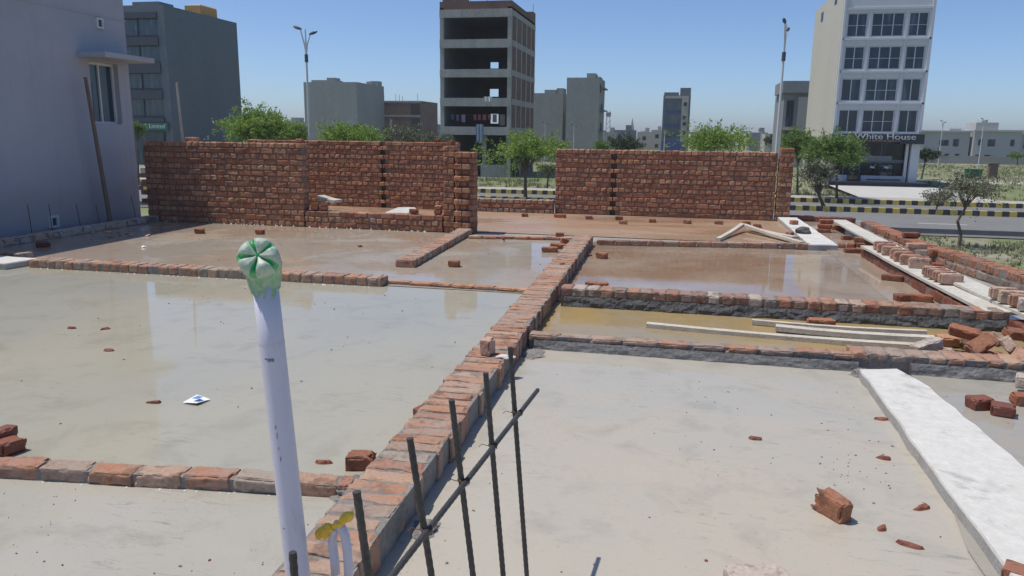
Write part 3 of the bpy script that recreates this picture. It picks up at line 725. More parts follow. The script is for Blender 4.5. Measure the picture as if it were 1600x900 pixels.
# heap of bricks in the pit
for l, px_, py_, z, a, t, k, m in (
    ('brown brick with a pale top lying slanted at the left end of the heap', 1448, 542, 0.07, 28, (0, -14), 'whole', 'brick_pale'), ('orange brick at the back of the heap', 1508, 521, 0.13, -15, (12, 10), 'whole', 'brick'),
    ('large red brick slanted across the middle of the heap', 1532, 540, 0.12, 32, (38, -22), 'whole', 'brick'), ('small pale brick end at the front left of the heap', 1475, 554, 0.01, 72, (0, 5), 'half_b', 'brick_pale'),
    ('cream orange brick between the red and the grey one in the heap', 1556, 532, 0.12, 60, (30, 10), 'half_b', 'brick_pink'), ('grey mortar smeared brick standing in the heap', 1577, 541, 0.13, 62, (48, 18), 'whole', 'brick_pale'),
    ('flat pale brick at the front of the heap', 1527, 566, 0.02, 4, (4, 3), 'whole', 'brick_pale'), ('pale red brick at the right frame edge of the heap', 1590, 566, 0.07, 48, (20, -28), 'whole', 'brick_pink'),
    ('dark brick at the bottom of the heap', 1492, 560, 0.0, 10, (0, 0), 'half', 'brick_wet'), ('brown brick under the red one in the heap', 1540, 556, 0.02, -12, (0, 8), 'whole', 'brick_wall'),
    ('red brick behind the grey one in the heap', 1592, 524, 0.09, 20, (14, 8), 'whole', 'brick'), ('brick half hidden at the back left of the heap', 1488, 533, 0.02, 12, (6, 0), 'whole', 'brick_wall'),
    ('dull brick buried under the orange one in the heap', 1520, 534, 0.03, 50, (0, 10), 'whole', 'brick_mixed')):
    p = on(px_, py_, z + 0.03); brick(l, p.x, p.y, z, a, k, m, t, 'heap of bricks in the pit')

# ------------------------------------------------------------------ planks and timber
def plank(label, a, b, za, zb, w, t, mat='timber', name='plank', seed=0, cat='plank'):
    a, b = Vector((*a, za)), Vector((*b, zb)); d = (b - a); L = d.length; d.normalize()
    side = d.cross(Vector((0, 0, 1))).normalized(); up = side.cross(d)
    mb = MB(); n = max(4, int(L / 0.25)); r = random.Random(seed); vs = []
    for i in range(n + 1):
        p = a + d * (L * i / n); s = w / 2 * r.uniform(0.96, 1.02); bend = -0.012 * math.sin(math.pi * i / n)
        for u, v in ((-s, 0), (s, 0), (s, t), (-s, t)): vs.append(p + side * u + up * (v + bend))
    fs = [tuple(range(4))[::-1], tuple(4 * n + k for k in range(4))]
    for i in range(n):
        for k in range(4): fs.append((4 * i + k, 4 * i + (k + 1) % 4, 4 * i + 4 + (k + 1) % 4, 4 * i + 4 + k))
    mb.add(vs, fs); return tag(mb.build(name, mat, base=(a + b) / 2), label, cat)
M['board'] = plain('cement splashed board', (0.50, 0.48, 0.43), 0.85, 0.25, 5, bmp=0.4, bscale=60)
plank('pale empty plank leading into the passage', (2.78, 14.3), (2.83, 10.05), 0.14, 0.15, 0.25, 0.025, 'board', seed=1)
plank('pale plank loaded with bricks beside the brown pool', (2.56, 10.9), (2.72, 6.98), 0.145, 0.145, 0.26, 0.027, 'board', seed=2)
plank('pale board carrying bricks at the right frame edge', (2.78, 9.0), (3.0, 5.6), 0.182, 0.182, 0.25, 0.025, 'board', seed=3)
plank('long pale timber lying lowest in the ochre puddle', (-0.2, 6.33), (1.85, 6.12), 0.004, 0.02, 0.075, 0.04, seed=4)
plank('timber batten nearest the dark mortar bed in the ochre puddle', (0.68, 6.66), (2.0, 6.47), 0.01, 0.05, 0.05, 0.04, seed=5)
plank('timber batten in the middle of the three in the ochre puddle', (0.85, 6.46), (2.0, 6.28), 0.02, 0.05, 0.09, 0.04, seed=6)
plank('left board of the leaning pair on the mud floor', (0.63, 11.95), (1.08, 13.3), 0.01, 0.10, 0.07, 0.05, seed=7)
plank('right board of the leaning pair on the mud floor', (1.10, 13.35), (1.84, 11.9), 0.10, 0.02, 0.09, 0.04, seed=8)
plank('outer board lying beside the leaning pair by the concrete beam', (1.22, 13.5), (1.80, 12.3), 0.04, 0.05, 0.12, 0.035, seed=9)
mb = MB(); rr = random.Random(5)
bm = bmesh.new(); bmesh.ops.create_icosphere(bm, subdivisions=3, radius=0.12)
from mathutils import noise as mn
for v in bm.verts: v.co = Vector((v.co.x, v.co.y, v.co.z * 0.6)) * (1 + 0.35 * mn.noise(v.co * 11))
me = bpy.data.meshes.new('mortar_lump'); bm.to_mesh(me); bm.free(); me.materials.append(M['plaster_dark'])
o = bpy.data.objects.new('mortar_lump', me); o.location = (1.98, 12.75, 0.12); COL.objects.link(o); tag(o, 'dark lump of mortar on the far concrete beam', 'mortar')
plank('pale board propped on bricks inside the low opening', (-6.0, 12.1), (-5.62, 12.0), 0.46, 0.40, 0.22, 0.05, 'timber', 'board', seed=10)
def patch(label, c, size, seed, mat='mortar_grey'):
    bm = bmesh.new(); bmesh.ops.create_icosphere(bm, subdivisions=4, radius=1.0)
    for v in bm.verts:
        q = v.co.copy(); f = 1 + 0.45 * mn.noise(q * 1.3 + Vector((seed, 0, 0))) + 0.2 * mn.noise(q * 4 + Vector((0, seed, 0))) + 0.08 * mn.noise(q * 11)
        v.co = Vector((q.x * size[0] * f, q.y * size[1] * f, max(-.2, q.z) * size[2] * (f + .3 * mn.noise(q * 7))))
    me = bpy.data.meshes.new('mortar_patch'); bm.to_mesh(me); bm.free(); me.materials.append(M[mat])
    o = bpy.data.objects.new('mortar_patch', me); o.location = c; COL.objects.link(o); return tag(o, label, 'mortar')
patch('grey mortar wedge joining the long brick row to the central strip', (-1.33, 2.93, 0), (0.13, 0.12, 0.075), 2)
patch('smear of grey mortar on the strip beside the pale brick on edge', (-1.06, 4.72, 0.148), (0.06, 0.035, 0.012), 5, 'lime')
patch('grey mortar crumbs at the foot of the central strip behind the rebars', (-0.93, 2.72, 0), (0.06, 0.09, 0.02), 7)
patch('grey mortar left along the foot of the strip in the beige floor corner', (-1.0, 5.3, 0), (0.10, 0.12, 0.02), 8)
patch('small spill of mortar at the far end of the long concrete beam', (1.30, 5.36, 0), (0.10, 0.05, 0.05), 9)
# paper scrap
mb = MB(); mb.quad((-2.80, 3.77, 0.012), (-2.70, 3.76, 0.02), (-2.675, 3.86, 0.012), (-2.77, 3.87, 0.03)); mb.quad((-2.76, 3.80, 0.03), (-2.71, 3.79, 0.034), (-2.70, 3.83, 0.034), (-2.74, 3.84, 0.036), 1)
M['paper'] = plain('white paper', (0.75, 0.76, 0.78), 0.7, 0.05); M['paper_blue'] = plain('blue print', (0.10, 0.24, 0.5), 0.7, 0.1)
tag(mb.build('paper_scrap', ['paper', 'paper_blue'], base=(-2.74, 3.81, 0)), 'white and blue paper scrap floating in the left pool', 'litter')
# foam bubbles against the brick rows
mb = MB(); rf = random.Random(3)
def bub(x, y, s):
    bmv = [(x + s * a, y + s * b, 0.004 + s * c) for a, b, c in ((1, 0, 0), (0, 1, 0), (-1, 0, 0), (0, -1, 0), (.7, .7, .5), (-.7, .7, .5), (-.7, -.7, .5), (.7, -.7, .5), (0, 0, 1))]
    mb.add(bmv, [(0, 4, 8), (4, 1, 8), (1, 5, 8), (5, 2, 8), (2, 6, 8), (6, 3, 8), (3, 7, 8), (7, 0, 8)])
for k in range(15):
    x = rf.uniform(-3.1, -1.7); bub(x, 2.43 + (x + 5.2) * 0.1193 - 0.012, rf.uniform(0.003, 0.007))
for k in range(45): bub(rf.uniform(-7.2, -3.0), 7.275, rf.uniform(0.004, 0.009))
for k in range(60): bub(rf.uniform(-8.8, -3.6), 11.735, rf.uniform(0.006, 0.013))
bub(-7.09, 8.99, 0.03)
M['foam'] = plain('white foam', (0.8, 0.8, 0.8), 0.5, 0.05)
tag(mb.build('foam', 'foam', normals=False), 'white foam bubbles gathered along the brick rows', 'foam', kind='stuff')

mb = MB(); rg = random.Random(17)
def grit(n, x0, x1, y0, y1, s0, s1, focus=0.0):
    k = 0
    while k < n:
        x, y = rg.uniform(x0, x1), rg.uniform(y0, y1)
        if mn.noise(Vector((x * 1.7, y * 1.7, 3))) < rg.uniform(-.2, .5): continue
        k += 1; s_ = rg.uniform(s0, s1) * rg.choice((.5, .7, 1)); a = rg.uniform(0, 3.14); e = rg.uniform(.35, .9); c, q = math.cos(a), math.sin(a)
        ring = [(u * s_ * rg.uniform(.7, 1.2), v * s_ * e) for u, v in ((1, 0), (.4, .9), (-.6, .8), (-1, -.1), (-.3, -1), (.7, -.7))]
        vs = [(x + u * c - v * q, y + u * q + v * c, 0.004) for u, v in ring] + [(x + (u * c - v * q) * .6, y + (u * q + v * c) * .6, 0.006 + s_ * .35) for u, v in ring]
        mb.add(vs, [(0, 1, 7, 6), (1, 2, 8, 7), (2, 3, 9, 8), (3, 4, 10, 9), (4, 5, 11, 10), (5, 0, 6, 11), (6, 7, 8, 9, 10, 11)], 0 if rg.random() < .8 else 1)
grit(80, -0.9, 1.2, 2.3, 5.4, .003, .011); grit(36, 0.75, 1.22, 2.8, 4.2, .003, .012); grit(60, -3.2, -1.4, 2.0, 2.7, .002, .009)
grit(50, -5, -1.5, 3.0, 7, .004, .012); grit(60, -8.5, -1.6, 7.8, 11.5, .006, .02); grit(70, -3, 1.8, 11.8, 15, .008, .025); grit(30, -.9, 2.4, 7.4, 10.8, .006, .015)
grit(60, 1.9, 2.6, 11, 14, .01, .03); grit(40, 1.7, 2.3, 3.5, 5.3, .004, .012)
tag(mb.build('grit', ['mortar_grey', 'brick_wet']), 'tiny dark grit and crumbs scattered over the wet slab', 'grit', kind='stuff')
mb = MB(); pts = [on(*p, 0.0105) for p in ((1392, 632), (1420, 690), (1462, 760), (1490, 800), (1512, 860), (1560, 930), (1700, 1000), (1640, 900), (1560, 800), (1480, 710), (1430, 655))]
mb.add([tuple(p) for p in pts], [tuple(range(len(pts)))])
tag(mb.build('water', wet_mat('wet margin', (0.30, 0.285, 0.255), (0.33, 0.31, 0.275), 0.6, 0.7, 0.5, 2.0, 0.8, 0.2)), kind='structure')

# ------------------------------------------------------------------ pipe with the bottle on it, conduit, rebars
pp, pq = Vector((-1.075, 1.95, 0.02)), Vector((-1.149, 1.95, 1.19))
mb = MB(); mb.tube([pp + (pq - pp) * (i / 6) for i in range(7)], 0.0365, 28)
pipe = tag(mb.build('pipe', 'pvc', base=pp, smooth=True), 'upright white plastic pipe capped with a green bottle', 'pipe')
M['ink'] = plain('smudged print', (0.25, 0.25, 0.32), 0.6, 0.3)
ax = (pq - pp).normalized()
mb = MB()
def mark(h, ang, w, hh):
    c = pp + ax * h
    for k in range(3):
        a = ang + k * w / 3; vs = [c + Vector((math.cos(t) * 0.0369, math.sin(t) * 0.0369, z)) for t, z in ((a, 0), (a + w / 3.3, rf.uniform(-.002, .002)), (a + w / 3.3, hh), (a, hh * rf.uniform(.6, 1.1)))]
        mb.add(vs, [(0, 1, 2, 3)])
for h, a, w, hh in ((0.93, -1.75, .7, .006), (0.925, -1.5, .5, .009), (0.72, -1.55, .12, .012), (0.69, -1.5, .10, .02), (0.655, -1.47, .09, .01), (0.62, -1.42, .1, .014), (0.40, -1.9, .2, .004), (0.31, -1.3, .15, .006)): mark(h, a, w, hh)
pm = mb.build('print_mark', 'ink', pipe, normals=False)
mb = MB(); mb.tube([pp + ax * (0.972 + .0015 * k) for k in (0, 1, 2)], 0.0371, 28, cap=False); mb.build('seam_ring', 'pvc', pipe, smooth=True)
def bottle():
    """the bottom half of a soft-drink bottle pushed over the pipe: petaloid foot tipped towards the sun, crumpled sleeve below"""
    n = 75
    prof = [(-0.115, 0.040), (-0.095, 0.043), (-0.07, 0.048), (-0.035, 0.050), (-0.015, 0.054), (0.005, 0.057), (0.022, 0.0595), (0.036, 0.060), (0.05, 0.058), (0.062, 0.052), (0.069, 0.043), (0.069, 0.034), (0.064, 0.024), (0.059, 0.014), (0.057, 0.006), (0.057, 0.0005)]
    vs, fs = [], []
    c = Vector((0, 0, -0.03)); last = prof[0][0]
    for j, (h, rr) in enumerate(prof):
        a = rad(58) * min(1, max(0, (h + 0.07) / 0.085))
        Rm = Euler((a, rad(-14) * a, 0)).to_matrix(); c = c + Rm @ Vector((0, 0, h - last)); last = h
        for k in range(n):
            t = 2 * math.pi * k / n
            q = 0.5 + 0.5 * math.cos(5 * t + 0.9)
            r = rr; dz = 0.0
            if j >= 8:
                w = min(1, (j - 7) / 3); v_ = (1 - q) ** 4
                dz = -0.022 * w * v_ * (1 if rr > 0.012 else 0.3); r = rr * (1 - 0.05 * w * v_)
            else:
                pass
                r += (0.008 * mn.noise(Vector((math.cos(t) * 2.4, math.sin(t) * 2.4, h * 40))) + 0.004 * abs(mn.noise(Vector((math.cos(t) * 5, math.sin(t) * 5, h * 90))))) * (1.2 if j < 5 else 0.5)
                if j == 0: dz = 0.018 * mn.noise(Vector((math.cos(t) * 1.4, math.sin(t) * 1.4, 4)))
            vs.append(c + Rm @ Vector((r * math.cos(t), r * math.sin(t), dz)))
    for j in range(len(prof) - 1):
        for k in range(n):
            fs.append((j * n + k, j * n + (k + 1) % n, (j + 1) * n + (k + 1) % n, (j + 1) * n + k))
            q = 0.5 + 0.5 * math.cos(5 * (2 * math.pi * (k + .5) / n) + 0.9)
            mi.append(0 if j < 6 else (1 if q < 0.17 or j > 13 else 2))
    fs.append(tuple((len(prof) - 1) * n + k for k in range(n))); mi.append(1)
    return vs, fs
mi = []
def green(name, a, b, dust, amt, rough):
    m, nt, bs = new_mat(name); v = coord(nt)
    fz = noise(nt, 70, 7, 0.75, v); fb = noise(nt, 22, 4, 0.6, v)
    c = mix(nt, ramp(nt, fz, (0.5 - amt * .25, 0.0), (0.62 - amt * .15, 0.9)), ramp(nt, fb, (0.35, a), (0.65, b)), dust)
    nt.links.new(c, bs.inputs['Base Color']); bs.inputs['Roughness'].default_value = rough
    tr = N(nt, 'ShaderNodeBsdfTranslucent'); nt.links.new(c, tr.inputs['Color']); ms = N(nt, 'ShaderNodeMixShader'); ms.inputs[0].default_value = 0.3
    nt.links.new(bs.outputs[0], ms.inputs[1]); nt.links.new(tr.outputs[0], ms.inputs[2]); nt.links.new(ms.outputs[0], nt.nodes['Material Output'].inputs['Surface'])
    bump(nt, bs, fb, 0.4, 0.01); return m
M['bottle'] = green('mint bottle sleeve', (0.25, 0.54, 0.31), (0.40, 0.65, 0.43), (0.58, 0.70, 0.58), 0.15, 0.3)
M['bottle_valley'] = green('clear green bottle foot', (0.03, 0.40, 0.12), (0.08, 0.52, 0.20), (0.3, 0.55, 0.35), 0.1, 0.15)
M['bottle_petal'] = green('dusty bottle foot', (0.18, 0.48, 0.25), (0.34, 0.58, 0.38), (0.62, 0.66, 0.60), 0.8, 0.45)
vs, fs = bottle()
mb = MB(); mb.add(vs, fs); mb.m = mi; bt = mb.build('bottle_end', ['bottle', 'bottle_valley', 'bottle_petal'], smooth=True)
bt.scale = (0.95,) * 3; bt.location = Vector((-1.150, 1.952, 1.165)); bt.rotation_euler = (0, 0, rad(30))
tag(bt, 'dusty green bottle end pushed over the top of the white pipe', 'bottle')

mb = MB()
lp = [(-1.165, 2.36, -0.01), (-1.168, 2.36, 0.06), (-1.172, 2.355, 0.12), (-1.162, 2.35, 0.17), (-1.145, 2.345, 0.20), (-1.128, 2.345, 0.19), (-1.114, 2.345, 0.155), (-1.108, 2.345, 0.10), (-1.106, 2.345, 0.04), (-1.106, 2.345, -0.01)]
sc_ = 2.0 / 2.35
lp = [tuple(EYE + (np.array(q) - EYE) * sc_) for q in lp]
mb.tube(lp, 0.0145, 14)
loop = tag(mb.build('conduit', 'pvc', base=(-0.97, 2.0, 0.15), smooth=True), 'thin white conduit bent into a loop beside the pipe', 'conduit')
M['yellow'] = plain('yellow plastic', (0.80, 0.52, 0.05), 0.4, 0.12, 20)
def crumple(c, size, seed, d=1):
    bm = bmesh.new(); bmesh.ops.create_icosphere(bm, subdivisions=4, radius=1.0)
    for v in bm.verts:
        n_ = mn.noise(v.co * 1.6 + Vector((seed, 0, 0))); n2 = abs(mn.noise(v.co * 4 + Vector((0, seed, 0))))
        v.co = Vector((v.co.x * size[0], v.co.y * size[1], v.co.z * size[2])) * (1 + 0.22 * n_ - 0.22 * n2)
    vs = [tuple(v.co + Vector(c)) for v in bm.verts]; fs = [tuple(v.index for v in f.verts) for f in bm.faces]; bm.free(); return vs, fs
mb = MB()
for (cx, cy), sz, ang, sd in (((541, 809), (0.026, 0.014, 0.014), -38, 1), ((528, 819), (0.022, 0.012, 0.010), -30, 2), ((507, 831), (0.017, 0.014, 0.021), 15, 3), ((499, 834), (0.012, 0.012, 0.016), 0, 6), ((514, 824), (0.016, 0.010, 0.011), 35, 4)):
    vs, fs = crumple((0, 0, 0), sz, sd * 3.7); vs = [tuple(Vector(v) * 1.12) for v in vs]; Rm = Euler((0, rad(ang), 0)).to_matrix(); c = Vector(at(cx, cy, 1.985))
    mb.add([tuple(Rm @ Vector(v) + c) for v in vs], fs)
tag(mb.build('plastic_bag', 'yellow', base=(-0.98, 1.99, 0.4), smooth=True), 'crumpled yellow plastic bag tied round the conduit loop', 'bag')

tops = [(-0.59, 1.3, .9), (-0.58, 1.58, .9), (-0.56, 1.85, .9), (-0.53, 2.1, .9), (-0.52, 2.39, .9)]
lows = [(-0.57, 1.3, .72), (-0.53, 1.58, .55), (-0.5, 1.85, .39), (-0.47, 2.1, .24), (-0.45, 2.39, .07)]
rl = ['nearest tall rebar, cut short at its top, left of the tie bar', 'second rebar from the pipe, crossing the tie bar low', 'middle rebar of the standing row of five', 'fourth rebar of the row, next to the farthest', 'farthest rebar of the row, tall and nearly upright']
def rebar(label, a, b, r=0.0082, group=None):
    a, b = Vector(a), Vector(b); mb = MB(); L = (b - a).length; n = int(L / 0.012); pts, rs = [], []
    for i in range(n + 1):
        pts.append(a + (b - a) * (i / n)); rs.append(r * (1.09 if i % 2 else 0.97))
    mb.tube(pts, rs, 10)
    return tag(mb.build('rebar', 'steel', base=a), label, 'rebar', group)
bars = []
for t, l, lab in zip(tops, lows, rl):
    t, l = Vector(t), Vector(l); foot = t + (l - t) * (0.9 / (t.z - l.z))
    foot.z = 0; bars.append((foot, t)); rebar(lab, foot, t, group='standing rebars at the near end of the strip')
rebar('short rebar stub at the bottom edge left of the row', (-0.71, 1.29, 0.0), (-0.73, 1.29, .755), group='standing rebars at the near end of the strip')
ta, tb = Vector((-0.575, 1.05, .67)), Vector((-0.468, 2.64, .67))
tie = rebar('horizontal tie bar crossing the standing rebars', ta, tb, 0.0078)
for f, t in bars:
    k = (0.67 - f.z) / (t.z - f.z); p = f + (t - f) * k; c = ta + (tb - ta) * ((p.y - ta.y) / (tb.y - ta.y))
    mb = MB()
    for e in range(2):
        pts = []
        for q in range(15):
            a = 2 * math.pi * q / 14; mid = (p + c) / 2
            pts.append(mid + Vector((math.cos(a) * (0.011 + abs(p.x - c.x) / 2), math.sin(a) * 0.012, 0.004 * e + 0.006 * math.sin(2 * a))))
        mb.tube(pts, 0.0012, 5)
    mb.tube([p + Vector((-0.012, 0, 0)), p + Vector((-0.03, -0.01, 0.008)), p + Vector((-0.04, -0.005, -0.004))], 0.0012, 5)
    mb.build('wire_tie', 'rust', tie)

# ------------------------------------------------------------------ buildings
def openings_wall(mb, x0, x1, z0, z1, y0, y1, holes, mi=0):
    xs = sorted({x0, x1, *[h[0] for h in holes], *[h[1] for h in holes]}); zs_ = sorted({z0, z1, *[h[2] for h in holes], *[h[3] for h in holes]})
    for j in range(len(zs_) - 1):
        za, zb = zs_[j], zs_[j + 1]; run = None
        for i in range(len(xs) - 1):
            xa, xb = xs[i], xs[i + 1]
            inside = any(h[0] - 1e-6 <= xa and xb <= h[1] + 1e-6 and h[2] - 1e-6 <= za and zb <= h[3] + 1e-6 for h in holes)
            if inside:
                if run: mb.box(run[0], run[1], y0, y1, za, zb, mi); run = None
            else: run = (run[0], xb) if run else (xa, xb)
        if run: mb.box(run[0], run[1], y0, y1, za, zb, mi)
def window(parent, x0, x1, z0, z1, y, frame_mat, glass='glass', bars_=(), hbar=None, fw=0.08, sill=None):
    mb = MB()
    mb.box(x0, x0 + fw, y - .05, y + .05, z0, z1); mb.box(x1 - fw, x1, y - .05, y + .05, z0, z1)
    mb.box(x0 + fw, x1 - fw, y - .05, y + .05, z0, z0 + fw); mb.box(x0 + fw, x1 - fw, y - .05, y + .05, z1 - fw, z1)
    for b in bars_: mb.box(b - fw * .45, b + fw * .45, y - .04, y + .04, z0 + fw, z1 - fw)
    if hbar: mb.box(x0 + fw, x1 - fw, y - .035, y + .03, hbar - .02, hbar + .02)
    w = mb.build('window', frame_mat, parent)
    mb = MB(); mb.box(x0 + fw * .5, x1 - fw * .5, y + .0, y + .02, z0 + fw * .5, z1 - fw * .5); mb.build('pane', glass, w)
    if sill:
        mb = MB(); mb.box(x0 - .1, x1 + .1, sill - .12, sill + .05, z0 - .1, z0 - .002); mb.build('sill', frame_mat, w)
    return w

# --- neighbouring house, left, wall facing us sideways
def house_mat():
    m, nt, bs = new_mat('grey violet wall paint'); v = wpos(nt)
    cl = noise(nt, 0.8, 6, 0.65, v, .3); dr = noise(nt, 5, 6, 0.7, scaled(nt, v, (1, 1, .05))); fi = noise(nt, 30, 4, 0.7, v)
    c = ramp(nt, cl, (0.35, (0.37, 0.39, 0.445)), (0.65, (0.43, 0.445, 0.495)))
    c = mix(nt, ramp(nt, dr, (0.54, 0.0), (0.70, 0.28)), c, (0.24, 0.25, 0.29))
    sz = N(nt, 'ShaderNodeSeparateXYZ'); nt.links.new(v, sz.inputs[0])
    base = math_(nt, 'ADD', sz.outputs['Z'], math_(nt, 'MULTIPLY', cl, -1.2))
    c = mix(nt, ramp(nt, base, (0.0, 0.35), (0.25, 0.0)), c, (0.30, 0.28, 0.27))
    nt.links.new(c, bs.inputs['Base Color']); bs.inputs['Roughness'].default_value = 0.88; bump(nt, bs, fi, 0.15, 0.01); return m
M['house_paint'] = house_mat()
M['house_trim'] = plain('white window frame', (0.62, 0.62, 0.64), 0.5, 0.05)
hx = -9.5
house = thing('house', (-13, 4, GZ), 'grey violet neighbouring house with a small window under a thin sunshade', 'house')
mb = MB()
def side_wall(mb, x0, x1, y0, y1, z0, z1, holes):
    ys = sorted({y0, y1, *[h[0] for h in holes], *[h[1] for h in holes]}); zz = sorted({z0, z1, *[h[2] for h in holes], *[h[3] for h in holes]})
    for j in range(len(zz) - 1):
        for i in range(len(ys) - 1):
            if not any(h[0] <= ys[i] + 1e-6 and ys[i + 1] <= h[1] + 1e-6 and h[2] <= zz[j] + 1e-6 and zz[j + 1] <= h[3] + 1e-6 for h in holes):
                mb.box(x0, x1, ys[i], ys[i + 1], zz[j], zz[j + 1])
W1, W2, W3 = (11.12, 11.78, 1.66, 2.66), (11.35, 11.5, 3.2, 3.37), (9.96, 10.13, 0.06, 0.25)
side_wall(mb, hx - .25, hx, -5, 12.05, GZ, 4.6, [W1, W2, W3])
mb.box(-17, hx - .25, 11.8, 12.05, GZ, 4.6); mb.box(-17, hx - .25, -5, -4.75, GZ, 4.6); mb.box(-17, hx - .25, -4.75, 11.8, 3.2, 3.4)
mb.box(-17.2, -17, -5, 12.05, GZ, 4.6)
mb.build('wall', 'house_paint', house)
mb = MB(); mb.box(hx, hx + .012, -5, 12.06, 3.395, 3.42); mb.build('groove_band', 'house_paint', house)
def side_window(parent, w, fw, mull=None, dx=-.12):
    y0, y1, z0, z1 = w; a, b = hx + dx - .03, hx + dx + .03
    mb = MB(); mb.box(a, b, y0, y0 + fw, z0, z1); mb.box(a, b, y1 - fw, y1, z0, z1); mb.box(a, b, y0 + fw, y1 - fw, z0, z0 + fw); mb.box(a, b, y0 + fw, y1 - fw, z1 - fw, z1)
    if mull: mb.box(a, b, mull - fw * .35, mull + fw * .35, z0 + fw, z1 - fw)
    f = mb.build('window', 'house_trim', parent)
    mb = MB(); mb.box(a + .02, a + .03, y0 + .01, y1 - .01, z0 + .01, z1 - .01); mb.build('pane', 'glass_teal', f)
side_window(house, W1, .04, 11.43); side_window(house, W2, .03, None, .01); side_window(house, W3, .035, None, .01)
mb = MB(); mb.box(hx + .003, hx + .52, 10.88, 12.06, 2.70, 2.78); mb.build('sunshade', 'house_paint', house)
M['house_roof'] = M['lime_edge']
# poles and thin bars between our slab and the house
mb = MB(); mb.tube([(-9.26, 10.98, GZ), (-9.25, 10.97, 0.08), (-9.27, 10.75, 2.38)], [0.04, 0.036, 0.026], 8)
tag(mb.build('timber_pole', 'timber_brown', base=(-9.26, 10.98, GZ)), 'slanted timber pole leaning in front of the violet house wall', 'pole')
mb = MB(); mb.tube([(-8.7, 12.35, 0), (-8.72, 12.33, 1.2), (-8.73, 12.3, 1.9), (-8.75, 12.3, 2.4)], [0.024, 0.022, 0.02, 0.018], 8)
tag(mb.build('timber_pole', 'timber', base=(-8.7, 12.35, 0)), 'knotty pale pole standing behind the left brick wall', 'pole')
G4 = 'thin steel bars along the violet house'
for l, y, h, dx in (('leftmost thin steel bar along the violet house wall', 9.25, .5, 0), ('second thin steel bar along the house wall, left of the square vent', 9.62, .47, .004), ('thin steel bar along the house wall just right of the square vent', 10.19, .43, -.01), ('thin steel bar along the house wall, left of the timber pole', 10.6, .37, -.01), ('thin steel bar along the house wall, right of the timber pole', 11.46, .46, -.02)):
    mb = MB(); mb.tube([(-9.12, y, -0.2), (-9.13, y + dx, 0.1), (-9.15, y + dx * 3, h)], 0.0055, 6)
    tag(mb.build('steel_bar', 'steel', base=(-9.12, y, -0.2)), l, 'rebar', G4)

# --- dark bank block behind it
M['slate'] = plain('slate blue paint', (0.135, 0.16, 0.19), 0.8, 0.12, 0.25, streak=True)
M['slate_dark'] = plain('dark blue band', (0.05, 0.062, 0.085), 0.6, 0.1, 0.3)
zz = lambda y: 17.32 - (y - 7) * 0.0815
bank = thing('office_block', (-71, 100, GZ), 'dark slate office block with glass bands behind the violet house', 'building')
mb = MB()
mb.box(-80, -66.56, 94.2, 109, GZ, 17.32); mb.box(-67.6, -66.56, 92, 94.2, GZ, 17.32); mb.box(-80, -67.6, 92, 94.2, zz(18), 17.32)
mb.build('wall', 'slate', bank)
for a, b in ((18, 27), (56, 69), (97, 112), (139, 153), (183, 190)):
    mb = MB(); mb.box(-80, -67.6, 91.8, 94.2, zz(b), zz(a) - .003); mb.build('floor_band', 'slate_dark', bank)
for a, b in ((27, 56), (69, 97), (112, 139), (153, 183)):
    mb = MB()
    for x in (-77.5, -71.0): mb.box(x - .05, x + .05, 92.45, 92.56, zz(b), zz(a))
    mb.box(-80, -67.6, 92.45, 92.56, zz(b), zz(b) + .3)
    w = mb.build('window', 'slate_dark', bank)
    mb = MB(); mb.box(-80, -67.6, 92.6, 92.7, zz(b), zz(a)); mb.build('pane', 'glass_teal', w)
M['sign_green'] = plain('green sign', (0.01, 0.13, 0.10), 0.5, 0.08)
mb = MB(); mb.box(-76, -66.9, 91.4, 91.75, zz(204), zz(191)); sg = mb.build('signboard', 'sign_green', bank)
M['sign_text'] = plain('pale sign letters', (0.55, 0.65, 0.62), 0.5, 0.03)
def text(parent, body, loc, size, mat, extrude=0.03, name='lettering', width=None):
    cu = bpy.data.curves.new(name, 'FONT'); cu.body = body; cu.size = size; cu.extrude = extrude; cu.align_x = 'CENTER'; cu.align_y = 'CENTER'
    cu.materials.append(M[mat]); o = bpy.data.objects.new(name, cu); COL.objects.link(o)
    bpy.context.view_layer.update()
    me = bpy.data.meshes.new_from_object(o.evaluated_get(bpy.context.evaluated_depsgraph_get())); bpy.data.objects.remove(o)
    o = bpy.data.objects.new(name, me); COL.objects.link(o)
    o.parent = parent; o.location = Vector(loc) - total_loc(parent); o.rotation_euler = (math.pi / 2, 0, 0)
    return o
text(sg, 'Bank Limited', (-69.35, 91.37, zz(197)), 0.82, 'sign_text')
mb = MB(); mb.box(-76, -67.9, 92.5, 92.7, GZ, zz(205)); mb.box(-70.2, -68.2, 92.3, 92.45, GZ, zz(206)); mb.build('shopfront', 'glass_teal', bank)
M['tank_orange'] = plain('orange yellow tank', (0.50, 0.27, 0.06), 0.6, 0.1, 1.0)
mb = MB(); mb.obox((-68.3, 102.8, 17.95), (2.6, 4.0, 1.5), (0, 0, 0), 0, 0.08, 0.02); mb.box(-69.7, -66.95, 100.7, 104.9, 17.22, 17.35)
tag(mb.build('water_tank', 'tank_orange', base=(-68.3, 102.8, 17.32)), 'orange yellow tank on the roof of the slate office block', 'tank')
mb = MB(); mb.box(-71.9, -67.9, 93, 96, 17.3, 17.9); mb.build('roof_box', 'slate', bank)

